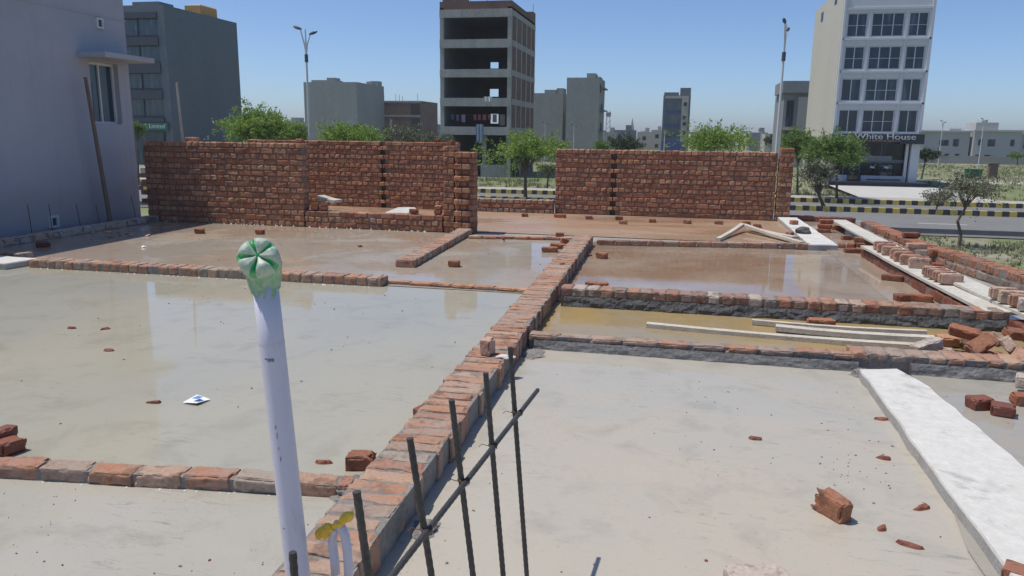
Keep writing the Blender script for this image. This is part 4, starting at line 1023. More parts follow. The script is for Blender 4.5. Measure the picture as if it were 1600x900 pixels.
# --- bare concrete frame in the middle
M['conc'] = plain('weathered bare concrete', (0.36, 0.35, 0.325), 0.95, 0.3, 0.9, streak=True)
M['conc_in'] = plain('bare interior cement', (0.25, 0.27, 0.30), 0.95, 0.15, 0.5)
def brickface(name, c1, c2, mort, sc):
    m, nt, bs = new_mat(name)
    b = N(nt, 'ShaderNodeTexBrick'); v = wpos(nt)
    mp = N(nt, 'ShaderNodeMapping'); mp.inputs['Rotation'].default_value = (rad(90), 0, rad(90)) ; nt.links.new(v, mp.inputs['Vector'])
    sp = N(nt, 'ShaderNodeSeparateXYZ'); nt.links.new(v, sp.inputs[0]); cb = N(nt, 'ShaderNodeCombineXYZ')
    nt.links.new(math_(nt, 'ADD', sp.outputs[0], sp.outputs[1]), cb.inputs[0]); nt.links.new(sp.outputs[2], cb.inputs[1])
    nt.links.new(cb.outputs[0], b.inputs['Vector'])
    b.inputs['Scale'].default_value = sc; b.inputs['Color1'].default_value = (*c1, 1); b.inputs['Color2'].default_value = (*c2, 1); b.inputs['Mortar'].default_value = (*mort, 1)
    f = noise(nt, 0.5, 6, 0.65, v)
    nt.links.new(mix(nt, 1.0, b.outputs['Color'], ramp(nt, f, (0.3, 0.6), (0.7, 1.0)), 'MULTIPLY'), bs.inputs['Base Color'])
    bs.inputs['Roughness'].default_value = 0.95; return m
M['infill'] = brickface('brick infill', (0.24, 0.13, 0.10), (0.18, 0.105, 0.085), (0.22, 0.19, 0.17), 2.2)
zc = lambda y: 15.31 - (y - 3) * 0.0684
cb_ = thing('concrete_building', (-22.2, 90, GZ), 'bare five storey concrete frame building with open floors in the centre', 'building')
X0, X1, Y0, Y1 = -26.28, -18.3, 83.0, 96.6
bands = [(15, 27), (60, 73), (105.5, 118), (150, 163), (195, 208)]
for a, b in bands:
    mb = MB(); mb.box(X0 - .02, X1 + .02, Y0 - .06, Y0 + .3, zc(b), zc(a)); mb.build('edge_beam', 'conc', cb_)
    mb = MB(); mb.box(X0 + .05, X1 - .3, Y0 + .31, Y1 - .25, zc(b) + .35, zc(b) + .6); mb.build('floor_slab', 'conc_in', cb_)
for x in (X0, X1 - .42):
    mb = MB(); mb.box(x, x + .42, Y0, Y0 + .45, GZ, zc(12)); mb.build('column', 'conc', cb_)
mb = MB(); mb.box(-21.6, -21.2, Y0 + .5, Y0 + .9, GZ, zc(208)); mb.build('column', 'conc', cb_)
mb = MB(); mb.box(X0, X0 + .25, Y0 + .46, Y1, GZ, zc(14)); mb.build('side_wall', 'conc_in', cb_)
mb = MB()
holes = [(-20.6 - .0, -19.9, zc(107), zc(96)), (-20.6, -19.9, zc(151), zc(138)), (-20.5, -19.8, zc(193), zc(178))]
k = 96.5 / 83
H2 = []
for a, b, c, d in ((766, 779, 107, 97), (765, 779, 151, 139), (766, 779, 193, 178)):
    p, q = at(a, c, 96.4), at(b, d, 96.4); H2.append((p[0], q[0], p[2], q[2]))
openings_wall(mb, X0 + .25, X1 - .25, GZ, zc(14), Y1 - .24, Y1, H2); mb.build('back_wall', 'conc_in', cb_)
mb = MB(); mb.box(X1 - .24, X1, Y0 + .46, Y1, zc(208), zc(12)); mb.box(X1 - .24, X1, Y0 + 5, Y1, GZ, zc(208)); mb.build('brick_infill', 'infill', cb_)
for a, b in bands:
    mb = MB(); mb.box(X1 + .003, X1 + .035, Y0 + .46, Y1 + .01, zc(b) + .2, zc(a) - .05); mb.build('side_beam', 'conc', cb_)
for y in (85.6, 88.4, 91.2, 94, 96.3):
    mb = MB(); mb.box(X1 + .003, X1 + .03, y - .22, y + .22, GZ, zc(27) + .15); mb.build('side_column', 'conc', cb_)
mb = MB(); mb.box(X0, X1, Y0, Y0 + .23, zc(15) + .003, zc(3)); mb.box(X1 - .23, X1, Y0 + .23, Y1, zc(15) + .003, zc(3)); mb.box(X0 + .3, X0 + 3.2, Y0 + .1, Y0 + .3, zc(3) + .002, zc(-3)); mb.box(X1 - 3, X1, 95, 96.6, zc(3) + .002, zc(-6)); mb.build('roof_parapet', 'infill', cb_)
mb = MB(); mb.box(X1 - 3.4, X1 - .45, Y0 + .2, Y0 + .42, GZ, zc(255)); mb.build('low_wall', 'conc', cb_)
for px_ in (735, 762, 833):
    p = at(px_, 8, 96.2 if px_ > 800 else 83.6)
    mb = MB(); mb.tube([(p[0], p[1], zc(3) - .1), (p[0] + .02, p[1], zc(3) + 1.6)], 0.03, 5); mb.build('starter_bar', 'steel', cb_)
# washing hung on the first floor
LC = [(.28, .10, .10), (.30, .22, .30), (.30, .09, .09), (.10, .12, .22), (.25, .2, .17), (.33, .10, .08)]
for i, c in enumerate(LC): M[f'cloth{i}'] = plain(f'cloth {i}', c, 0.9, 0.1)
mb = MB(); yl = Y0 + .42
p0, p1 = at(702, 178, yl), at(793, 178, yl); mb.tube([p0, (np.array(p0) + p1) / 2 - np.array([0, 0, .12]), p1], 0.015, 5)
tag(mb.build('washing_line', 'steel', base=p0), 'washing line strung across the lowest open floor', 'line')
cl = [(707, 4, 8, 3), (715, 5, 10, 3), (724, 6.5, 12, 1), (742, 5, 9, 0), (749, 5, 9, 2), (757, 6, 9, 5), (765, 5, 8, 0), (773, 7, 12, 4), (785, 9, 17, 4)]
lb = ['small dark cloth at the left end of the washing line', 'dark blue cloth second on the washing line', 'pale lilac cloth on the washing line', 'maroon cloth left of the middle of the washing line', 'red cloth in the middle of the washing line', 'bright red cloth on the washing line', 'maroon cloth beside the bright red one', 'brown cloth on the washing line near the small opening', 'large brown sheet at the right end of the washing line']
for (cx, w, h, ci), l in zip(cl, lb):
    p = at(cx, 179, yl - .05); sw, sh = w * .0684, h * .0684; mb = MB(); n = 6
    for i in range(n + 1):
        for j in range(4): mb.v.append((p[0] - sw / 2 + sw * i / n, p[1] + .05 * math.sin(i * 2.1) * (j / 3), p[2] - sh * j / 3))
    for i in range(n):
        for j in range(3): mb.f.append((i * 4 + j, i * 4 + j + 1, i * 4 + 5 + j, i * 4 + 4 + j)); mb.m.append(0)
    tag(mb.build('hanging_cloth', f'cloth{ci}', base=p), l, 'laundry', 'washing on the concrete building')
M['cloth_white'] = plain('white cloth', (.6, .6, .62), .9, .08); M['cloth_blue'] = plain('faded blue cloth', (.22, .30, .38), .9, .2)
def drape(label, px0, px1, py0, py1, mat, y):
    a, b = at(px0, py0, y), at(px1, py1, y); mb = MB(); n, mm = 8, 6
    for i in range(n + 1):
        for j in range(mm + 1): mb.v.append((a[0] + (b[0] - a[0]) * i / n, y + .06 * math.sin(i * 1.9), a[2] + (b[2] - a[2]) * j / mm * (1 + .12 * math.sin(i * 2.3))))
    for i in range(n):
        for j in range(mm): q = i * (mm + 1) + j; mb.f.append((q, q + 1, q + mm + 2, q + mm + 1)); mb.m.append(0)
    tag(mb.build('hanging_cloth', mat, base=a), label, 'laundry', 'washing on the concrete building')
drape('white cloth hung over the second floor beam', 756, 769, 151, 159, 'cloth_white', Y0 - .15)
drape('long faded blue cloth hung from the lowest beam', 744, 755, 194, 222, 'cloth_blue', Y0 - .15)

# --- the white fronted block with its shop
M['white_front'] = plain('white cladding', (0.60, 0.62, 0.65), 0.6, 0.05, 0.5)
M['cream_side'] = plain('cream render', (0.52, 0.49, 0.42), 0.9, 0.08, 0.3, streak=True)
M['fascia'] = plain('black fascia', (0.028, 0.03, 0.038), 0.4, 0.15)
wh = thing('shop_block', (18.2, 88, GZ), 'tall white fronted block with rows of dark windows and a ground floor shop', 'building')
A0, A1, YF = 14.25, 22.1, 80.0
zw = lambda y: 14.1 - y * 0.0586
rows_ = [(20, 56.5), (71, 107), (121, 156.5), (170, 206)]
cols_ = [(14.66, 16.42), (16.80, 19.62), (20.0, 21.66)]
holes = [(x0, x1, zw(b), zw(a)) for a, b in rows_ for x0, x1 in cols_]
mb = MB(); openings_wall(mb, A0, A1, zw(207.5), 15.2, YF, YF + .35, holes)
for x in (16.52, 19.72): mb.box(x, x + .18, YF - .06, YF - .003, zw(206), zw(18))
for a, b in rows_: mb.box(A0 + .1, A1 - .1, YF - .12, YF - .003, zw(b) - .30, zw(b) - .12)
mb.box(A0 - .003, A1 + .003, YF - .1, YF - .003, zw(15.5), zw(12))
mb.box(A0, A0 + .2, YF - .12, YF - .003, zw(205), 15.2); mb.box(A1 - .25, A1, YF - .12, YF - .003, zw(205), 15.2)
mb.build('facade', 'white_front', wh)
for a, b in rows_:
    for i, (x0, x1) in enumerate(cols_):
        n = 3 if i == 1 else 2
        window(wh, x0, x1, zw(b), zw(a), YF + .2, 'white_front', bars_=[x0 + (x1 - x0) * k / n for k in range(1, n)], hbar=zw(b) + (zw(a) - zw(b)) * .48 if a < 100 or i == 1 else None, fw=.09)
mb = MB(); mb.box(A0 - .02, A0 + .35, YF + .36, 97, GZ, 15.6); mb.box(A0 + .36, A1, 96.7, 97, GZ, 15.2); mb.box(A1 - .3, A1, YF + .36, 96.7, GZ, 15.2); mb.box(A0 + .36, A1 - .3, YF + .36, 96.7, 14.5, 14.8)
mb.build('side_wall', 'cream_side', wh)
mb = MB()
for z in (zw(62), zw(110), zw(160), zw(208)): mb.box(A0 + .36, A1 - .31, YF + .36, 96.6, z - .15, z)
mb.build('floor_slab', 'conc_in', wh)
for y, z in ((84.5, 14.9), (92, 14.3)):
    mb = MB(); mb.box(A0 - .06, A0 - .023, y - .6, y + .6, z - .45, z + .45); mb.build('vent', 'fascia', wh)
mb = MB(); mb.box(A0 - .05, A1 + .15, YF - .7, YF - .004, zw(222), zw(209)); mb.box(A1 - 1.9, A1 + .16, YF - .75, YF - .703, zw(224), zw(208.5)); sgn = mb.build('signboard', 'fascia', wh)
M['sign_white'] = plain('white sign letters', (0.50, 0.53, 0.54), 0.4, 0.03)
t = text(sgn, 'The White House', (17.9, YF - .74, zw(213.2)), 0.76, 'sign_white', 0.06); t.scale = (1.3, 1, 1)
M['copper'] = plain('copper strip letters', (0.30, 0.17, 0.12), 0.5, 0.2)
mb = MB(); x = 17.0
while x < 20.2: w = rng.uniform(.12, .5); mb.box(x, x + w, YF - .73, YF - .703, zw(220.3), zw(218.7)); x += w + rng.uniform(.05, .14)
mb.build('sign_strip', 'copper', sgn)
# shop: glass front, interior, columns, steps
zg = -2.62
for q in ((A0, A0 + .35, YF, YF + .35, GZ, zw(207.6)), (A1 - .75, A1, YF - .3, YF + .3, GZ, zw(223)), (A1 - 1.15, A1 - .9, YF + .02, YF + .3, zg, zw(223))):
    mb = MB(); mb.box(*q); mb.build('column', 'white_front', wh)
M['shop_dark'] = glass_mat('dark shop glass', (0.010, 0.014, 0.024))
mb = MB(); mb.box(A0 + .36, A1 - 1.16, YF + .55, YF + .58, zg, zw(222)); mb.build('shop_glass', 'shop_dark', wh)
mb = MB()
for x in (15.6, 17.1, 18.9): mb.box(x - .04, x + .04, YF + .47, YF + .54, zg, zw(222))
mb.box(A0 + .36, A1 - 1.16, YF + .46, YF + .54, zw(250) - .3, zw(250)); mb.build('mullion', 'slate', wh)
M['panel_grey'] = plain('grey panel', (0.17, 0.20, 0.215), 0.6, 0.1)
mb = MB(); mb.box(A0 + 1.4, 19.9, YF + .36, YF + .45, zw(252), zw(244)); mb.build('canopy_panel', 'panel_grey', wh)
mb = MB(); mb.box(19.0, 20.0, YF + .40, YF + .53, zg + .2, zw(259)); mb.build('door', 'panel_grey', wh)
M['bench'] = plain('pale blue counter', (0.36, 0.42, 0.47), 0.6, 0.1)
mb = MB(); mb.box(17.2, 21.0, YF - .1, YF + .35, zg, zg + .55); mb.box(A0 + .2, 15.9, YF - .1, YF + .35, zg, zg + .55); mb.build('shop_plinth', 'bench', wh)
mb = MB(); mb.box(17.7, 20.7, YF - .13, YF - .103, zg + .12, zg + .24); mb.build('plinth_slot', 'fascia', wh)
mb = MB(); mb.box(A0 - .2, A1 + .6, YF - 1.6, YF + .6, GZ, zg - .003); mb.box(A0 - .6, A1 + 1.0, YF - 2.3, YF - 1.603, GZ, zg - .3); mb.build('step', 'fascia', wh)
mb = MB(); mb.quad((A0 - .5, 64.01, GZ + .302), (A1 + 1.5, 64.01, GZ + .302), (A1 + 1.2, 77.7, GZ + .34), (A0 - .3, 77.7, GZ + .34))
M['apron'] = plain('pale paving', (0.46, 0.45, 0.43), 0.9, 0.1, 0.6)
tag(mb.build('pavement', 'apron'), kind='structure')
# the motorbikes by the shop door
M['bike_white'] = plain('bike paint', (0.5, 0.5, 0.52), 0.4, 0.1); M['rubber'] = plain('tyre rubber', (0.02, 0.02, 0.022), 0.9, 0.1)
def motorbike(x, y, z, label):
    t = thing('motorbike', (x, y, z), label, 'motorbike', 'motorbikes by the shop')
    for s in (-.62, .62):
        mb = MB(); mb.tube([(x + s + .28 * math.cos(a), y, z + .3 + .28 * math.sin(a)) for a in [k * math.pi / 8 for k in range(17)]], .05, 6); mb.build('wheel', 'rubber', t)
    mb = MB(); mb.tube([(x - .6, y, z + .32), (x - .1, y, z + .45), (x + .35, y, z + .72), (x + .62, y, z + .3)], .07, 6); mb.obox((x - .05, y, z + .48), (.5, .25, .3), (0, 0, 0), 0, .03, .005); mb.build('frame', 'rubber', t)
    mb = MB(); mb.obox((x + .15, y, z + .78), (.45, .28, .2), (0, .2, 0), 0, .05, .005); mb.build('fuel_tank', 'bike_white', t)
    mb = MB(); mb.obox((x - .4, y, z + .78), (.6, .25, .1), (0, -.1, 0), 0, .03, .005); mb.build('seat', 'rubber', t)
    mb = MB(); mb.tube([(x + .38, y - .32, z + 1.05), (x + .42, y, z + .98), (x + .38, y + .32, z + 1.05)], .025, 6); mb.build('handlebar', 'bike_white', t)
motorbike(18.0, YF + .12, zg + .56, 'pale motorbike on the shop plinth, left of the pair')
motorbike(19.25, YF + .12, zg + .56, 'pale motorbike on the shop plinth, right of the pair')

# --- simpler far blocks
M['cement'] = plain('grey cement render', (0.30, 0.31, 0.30), 0.95, 0.14, 0.25, streak=True)
M['cement_dark'] = plain('darker cement render', (0.22, 0.23, 0.235), 0.95, 0.2, 0.25, streak=True)  # a darker grey render for window frames, balconies and some whole blocks
M['hole'] = plain('dark opening', (0.03, 0.032, 0.036), 0.9, 0.1)
def block(label, x0, x1, y0, y1, z1, mat, extras=(), name='apartment_block', wins=(), side=()):
    t = thing(name, ((x0 + x1) / 2, (y0 + y1) / 2, GZ), label, 'building')
    hs = [w for w in wins]
    mb = MB(); openings_wall(mb, x0, x1, GZ, z1, y0, y0 + .3, hs); mb.box(x0, x1, y0 + .3, y1, GZ, z1); mb.build('wall', mat, t)
    if extras:
        for a, b, c, d, zz0, zz1 in extras: mb = MB(); mb.box(a, b, c, d, zz0, zz1); mb.build('roof_room', mat, t)
    for w in hs:
        mb = MB(); mb.box(w[0], w[0] + .12, y0 + .16, y0 + .24, w[2], w[3]); mb.box(w[1] - .12, w[1], y0 + .16, y0 + .24, w[2], w[3]); mb.box(w[0] + .12, w[1] - .12, y0 + .16, y0 + .24, w[3] - .12, w[3]); f = mb.build('window', 'cement_dark', t)
        mb = MB(); mb.box(w[0] + .05, w[1] - .05, y0 + .25, y0 + .28, w[2], w[3] - .05); mb.build('pane', 'glass', f)
    for a, b, zz0, zz1 in side:
        mb = MB(); mb.box(x1 + .003, x1 + .06, a, b, zz0, zz1); mb.build('window', 'hole', t)
    return t
block('wide grey cement block behind the left lamp post', -82.2, -69.7, 160, 176, 11.95, 'cement', [(-80.4, -74.7, 160.2, 164, 11.96, 12.4), (-76.8, -74.8, 160.4, 163, 12.41, 12.9), (-71.6, -70.2, 170, 172, 11.96, 12.7), (-72, -70, 173, 175.5, 11.96, 13.0)])
t = block('unfinished brown brick block with dark side windows beside the grey cement block', -74, -60.9, 177, 190, 8.7, 'infill', [], wins=())
for z in (1.8, 5.0, 8.3):
    mb = MB(); mb.box(-74, -60.9, 176.95, 176.997, z, z + .35); mb.build('edge_beam', 'conc', t)
for z0, z1 in ((-.6, 1.6), (2.4, 4.6), (5.6, 7.9)):
    mb = MB(); mb.box(-63.4, -61.2, 176.93, 176.99, z0, z1); mb.build('window', 'hole', t)
for x in (-73, -70.5, -67.5, -66.6, -65.8, -62):
    mb = MB(); mb.tube([(x, 178, 8.7), (x, 178, 8.7 + rng.uniform(.8, 2.0))], .05, 5); mb.build('starter_bar', 'steel', t)
block('lower grey cement block just right of the bare concrete frame', -25, -19.7, 130, 140, 8.15, 'cement', [(-22.9, -21.0, 130.2, 133, 8.16, 8.7), (-21, -19.8, 131, 134, 8.16, 9.0)])
t = block('tall narrow grey block with patched render', -18.4, -13.17, 125, 134, 10.3, 'cement', [(-15.3, -13.9, 125.6, 129, 10.31, 11.0), (-13.9, -13.2, 126, 130, 10.31, 10.5)], side=[(126, 127.2, 8.0, 9.3), (128.5, 130, 5.0, 6.4), (128.5, 130, 2.0, 3.4)])
for z in (8.7, 5.2, 1.9):
    mb = MB(); mb.box(-13.168, -12.5, 126, 132.5, z, z + .18); mb.build('balcony', 'cement_dark', t)
M['blue_sign'] = plain('blue hoarding', (0.03, 0.06, 0.24), 0.5, 0.25, 0.4)
M['beige'] = plain('pale beige render', (0.42, 0.385, 0.34), 0.9, 0.1, 0.3)
t = block('narrow far office block with dark glass and a blue shop hoarding', -4.95, 1.75, 200, 212, 11.2, 'slate', [(-.9, 1.7, 200.5, 206, 11.2, 13.0), (-4.8, -1.2, 200.3, 205, 11.2, 11.9)])
mb = MB(); mb.box(-.35, 1.3, 199.8, 199.99, -1.5, 10.4); mb.box(-4.5, 1.3, 199.82, 199.99, 10.41, 11.0); mb.build('stair_panel', 'beige', t)
for a, b in ((7.6, 9.9), (4.0, 6.4), (.8, 3.2)):
    mb = MB()
    for k in range(6): mb.box(-4.5 + k * .8, -4.42 + k * .8, 199.84, 199.9, a, b)
    w = mb.build('window', 'slate', t); mb = MB(); mb.box(-4.5, -.5, 199.91, 199.98, a, b); mb.build('pane', 'glass_teal', w)
for z in (8.6, 5.3, 3.8, 1.6):
    mb = MB(); mb.box(.1, .9, 199.7, 199.79, z, z + .85); mb.build('window', 'hole', t)
mb = MB(); mb.box(-4.9, 1.2, 199.3, 199.7, -2.2, -.2); mb.build('signboard', 'blue_sign', t)
for z in (6.9, 3.5):
    mb = MB(); mb.box(-4.6, -.4, 199.7, 199.82, z, z + .4); mb.build('floor_band', 'blue_sign', t)
t = block('unfinished cement house partly hidden behind the white fronted block', 15.5, 21, 130, 142, 8.2, 'cement_dark', [(15.1, 21, 129.2, 140, 8.21, 10.0)], wins=[(15.9, 17.2, 3.0, 7.2), (15.9, 17.2, -1, 2.4)])
mb = MB(); mb.box(17.6, 21, 129.6, 129.99, GZ, 7.6); mb.box(15.2, 17.5, 129.2, 129.99, 2.5, 2.9); mb.build('pier', 'beige', t)

# houses across the field on the right
G5 = 'houses across the field'
M['villa'] = plain('pale villa render', (0.46, 0.46, 0.45), 0.9, 0.08, 0.3, streak=True)
def villa(label, x0, x1, y, z1, extras, wins, mat='villa'):
    t = block(label, x0, x1, y, y + 11, z1, mat, extras, 'house', wins); t['group'] = G5; t['category'] = 'house'
    mb = MB(); mb.box(x0 - .3, x1 + .3, y - .4, y - .003, z1 - .25, z1 + .1); mb.build('roof_edge', mat, t)
P_ = lambda x, z, w, h: (x, x + w, z, z + h)
villa('grey two storey house nearest the white fronted block', 46.8, 56.0, 170, 2.9, [(52.4, 54.6, 171, 174, 2.9, 3.4)], [P_(50.5, .0, 1.8, 1.2), P_(53, -.1, 1.1, 1.5), P_(53.6, -2.4, .9, .9), P_(51.8, -2.3, .8, .8)])
villa('grey house with a roof room in the middle of the row', 56.4, 64.8, 169, 3.1, [(56.6, 60.6, 169.4, 175, 3.1, 4.6), (57.6, 58.7, 169.6, 172, 4.6, 5.0)], [P_(57.2, .2, .8, 1.2), P_(58.9, .0, 1.4, 1.4), P_(62.9, .1, .8, 1.3), P_(58.6, -2.4, 1.2, .8), P_(57.0, -2.4, .9, .8), P_(62.5, -2.4, .8, .8)])
villa('pale house at the far right of the row across the field', 65.2, 76, 171, 2.6, [(66, 72, 172, 178, 2.6, 3.1)], [P_(66, -.3, .6, 1.6), P_(69, -.2, .7, 1.6), P_(65.7, -2.5, 1.9, .8), P_(68.5, -2.5, 1.0, .8)])
villa('low white house at the right frame edge beyond the field', 80, 92, 175, 1.2, [], [P_(82, -1.5, 2, 1)], 'white_front')
mb = MB(); mb.box(44, 95, 164, 164.3, GZ, GZ + 1.5); tag(mb.build('boundary_wall', 'cement', base=(70, 164, GZ)), 'low grey boundary wall in front of the houses across the field', 'wall')

# far skyline
rs = random.Random(21); sk = []
G6 = 'low buildings on the far skyline'
def small(label, px0, px1, pytop, y, mat, n=2):
    a, b = at(px0, pytop, y), at(px1, pytop, y); ww = []
    w = b[0] - a[0]
    for r_ in range(n):
        for q in range(max(1, int(w / 3.2))):
            x = a[0] + w * (q + .5) / max(1, int(w / 3.2)); z = a[2] - 1.3 - 3.0 * r_ - 1.3
            if z > GZ + .5 and rs.random() < .75: ww.append((x - .6, x + .6, z, z + 1.3))
    ww = [q for q in ww if q[0] > a[0] + .2 and q[1] < b[0] - .2]
    t = block(label, a[0], b[0], y, y + 10, a[2], mat, [(a[0] + w * .55, a[0] + w * .8, y + .5, y + 5, a[2], a[2] + rs.uniform(.8, 1.8))], 'far_building', ww); t['group'] = G6
small('low brown building right of the unfinished brick block on the skyline', 663, 690, 202, 220, 'cement_dark')
small('pale low building at the foot of the tall narrow grey block', 943, 962, 206, 230, 'cement', 1)
small('dark low building with a flat roof left of the far minaret', 960, 992, 203, 260, 'slate', 1)
small('pale stepped building between the far minaret and the blue hoarding', 996, 1018, 206, 250, 'beige')
small('cream building left of the blue hoarding', 1018, 1036, 203, 250, 'beige')
small('grey building just right of the blue hoarding', 1080, 1104, 206, 270, 'cement_dark')
small('long low pale building seen behind the feathery right tree', 1104, 1150, 209, 300, 'cement')
small('low grey building right of the feathery right tree', 1172, 1200, 207, 260, 'cement_dark')
small('pale stepped building left of the right lamp post', 1196, 1226, 209, 240, 'beige')
small('white building on the skyline far left beyond the lamp post', 428, 476, 190, 300, 'cement', 1)
small('pale building glimpsed between the violet house and left wall', 219, 245, 262, 66, 'cement', 1)
# minaret and mast
p = at(988, 190, 330); mb = MB(); mb.tube([(p[0], 330, GZ), (p[0], 330, p[2] - 3)], .9, 8); mb.tube([(p[0], 330, p[2] - 3), (p[0], 330, p[2] + 1.5)], [.9, .05], 8); mb.tube([(p[0], 330, p[2] - 4), (p[0], 330, p[2] - 3.5)], 1.4, 8)
tag(mb.build('minaret', 'cement', base=(p[0], 330, GZ)), 'slim pointed minaret on the far skyline', 'minaret')
p = at(951, 173, 300); mb = MB()
for s in (-.9, .9): mb.tube([(p[0] + s * 1.2, 300, GZ), (p[0] + s * .5, 300, p[2])], .12, 5)
z = GZ
while z < p[2] - 2: mb.tube([(p[0] - 1, 300, z), (p[0] + .9, 300, z + 2)], .07, 4); z += 2
mb.box(p[0] - .9, p[0] + .9, 299.6, 300.4, p[2] - 2.2, p[2] - .6)
tag(mb.build('phone_mast', 'cement_dark', base=(p[0], 300, GZ)), 'lattice phone mast right of the tall narrow grey block', 'mast')

# ------------------------------------------------------------------ lamp posts
M['pole_white'] = plain('galvanised white pole', (0.62, 0.63, 0.64), 0.5, 0.05)
M['lamp_dark'] = plain('dark lamp head', (0.07, 0.075, 0.085), 0.5, 0.1)
def lamp(label, x, y, z1, big=True, turn=0.0, group=None):
    t = thing('street_lamp', (x, y, GZ), label, 'street lamp', group)
    k = (z1 - GZ) / 12.6
    mb = MB(); mb.tube([(x, y, GZ), (x, y, z1 - 2.2 * k), (x, y, z1 + .1 * k)], [.10 * k + .02, .055 * k + .02, .03 * k + .02], 10); mb.build('pole', 'pole_white', t)
    c, s = math.cos(turn), math.sin(turn)
    for sg_ in (-1, 1):
        e = Vector((x + sg_ * 0.42 * k * c, y + sg_ * 0.42 * k * s, z1 - .1 * k + (.25 * k if sg_ < 0 else -.15 * k)))
        mb = MB(); mb.tube([(x, y, z1 - 1.9 * k), (x + sg_ * .12 * k * c, y + sg_ * .12 * k * s, z1 - 1.0 * k), e], [.05 * k + .01, .045 * k + .01, .035 * k + .01], 8); arm = mb.build('arm', 'pole_white', t)
        mb = MB(); d = Vector((sg_ * c, sg_ * s, .35)).normalized()
        mb.tube([e - d * .1, e + d * .15 * k, e + d * .4 * k, e + d * .6 * k], [.06 * k, .12 * k, .12 * k, .05 * k], 8); mb.build('lamp_head', 'lamp_dark', arm)
    if big:
        mb = MB(); mb.tube([(x, y, z1 - 2.35 * k), (x, y, z1 - 1.75 * k)], .13, 8); mb.build('collar', 'lamp_dark', t)
    return t
p = at(477, 48, 54.8); lamp('tall white twin headed street lamp above the left brick wall', p[0], 54.8, p[2])
p = at(1232, 40, 54.8); q = at(1221, 150, 54.8); lamp('tall white street lamp left of the white fronted block', (p[0] + q[0]) / 2 - .1, 54.8, p[2], turn=1.25)
G7 = 'small distant street lamps'
for l, px_, py_, y in (('distant street lamp before the grey cement block', 520, 187, 140), ('distant street lamp before the unfinished brown brick block', 611, 186, 140), ('distant street lamp right of the bare concrete frame', 852, 193, 105), ('distant street lamp before the tall narrow grey block', 897, 196, 105),
                      ('distant street lamp left of the blue hoarding', 1039, 203, 90), ('distant street lamp at the left of the houses across the field', 1474, 190, 140), ('distant street lamp before the middle house across the field', 1538, 187, 130), ('distant white lamp post right of the feathery tree', 1190, 205, 90)):
    p = at(px_, py_, y); lamp(l, p[0], y, p[2], False, .4, G7)

# ------------------------------------------------------------------ trees
def tree(name, label, base, top, crown_c, crown_r, leaf, nclump, nleaf, lsize, seed, trunk_r=0.09, aspect=2.6, spread=0.62, droop=0.0, lean=(0, 0), group=None, crook=0.0, hollow=0.45):
    """trunk and limbs end in leaf clumps scattered unevenly through an ellipsoid; leaves are small blades"""
    r = np.random.default_rng(seed); base = np.array(base, float); cc = np.array(crown_c, float); cr = np.array(crown_r, float)
    t = thing(name, tuple(base), label, 'tree', group)
    fork = base + (cc - base) * 0.55; fork[2] = base[2] + (cc[2] - cr[2] - base[2]) * 0.92 + 0.15
    mb = MB(); mids = [base + (fork - base) * k + np.array([math.sin(k * 5 + seed) * crook, 0.3 * math.cos(k * 4) * crook, 0]) * (1 if 0 < k else 0) for k in (0, .33, .66, 1)]
    mb.tube([tuple(m_) for m_ in mids], [trunk_r * 1.25, trunk_r, trunk_r * .9, trunk_r * .75], 8)
    cl_ = []
    for i in range(nclump):
        d = r.normal(size=3); d /= np.linalg.norm(d); q = hollow + (1 - hollow) * r.random()
        if d[2] < -0.35: d[2] *= -0.6
        c = cc + d * cr * q * (0.60 + 0.30 * r.random()); cl_.append(c)
    for c in cl_:
        if r.random() < .75:
            m_ = fork + (c - fork) * .5 + np.array([0, 0, .12 * np.linalg.norm(c - fork)]) * r.uniform(-.3, 1)
            mb.tube([tuple(mids[3]), tuple(m_), tuple(c)], [trunk_r * .45, trunk_r * .24, trunk_r * .1], 5, cap=False)
    mb.build('trunk', 'bark', t)
    vs, fs = [], []
    for c in cl_:
        sc = r.uniform(.6, 1.35); out = c - fork; out /= (np.linalg.norm(out) + 1e-6); ns = max(5, int(9 * sc)); per = max(8, int(nleaf * 1.9 * sc * sc / ns))
        for q in range(ns):
            dv = r.normal(size=3) * .75 + out * .8 + np.array([0, 0, .25 - droop]); dv /= np.linalg.norm(dv)
            ln_ = np.mean(cr) * spread * sc * r.uniform(.55, 1.25); st = c + r.normal(size=3) * cr * .10 * sc
            tt = r.random(per) ** .8; pos = st + dv * (tt * ln_)[:, None] + np.array([0, 0, -1.0]) * (tt ** 2 * ln_ * .22)[:, None] + r.normal(size=(per, 3)) * lsize * .28
            dirs = r.normal(size=(per, 3)) * .7 + dv * .6; dirs /= np.linalg.norm(dirs, axis=1)[:, None]
            sd = np.cross(dirs, r.normal(size=(per, 3))); sd /= (np.linalg.norm(sd, axis=1)[:, None] + 1e-6)
            L = lsize * .55 * r.uniform(.5, 1.5, per)[:, None]; W = L / aspect
            for a, b, e, f_ in zip(pos, pos + dirs * L * .5 + sd * W * .5, pos + dirs * L, pos + dirs * L * .5 - sd * W * .5):
                o = len(vs); vs += [a, b, e, f_]; fs.append((o, o + 1, o + 2, o + 3))
    mb = MB(); mb.add(vs, fs); mb.build('crown', leaf, t, normals=False)
    return t
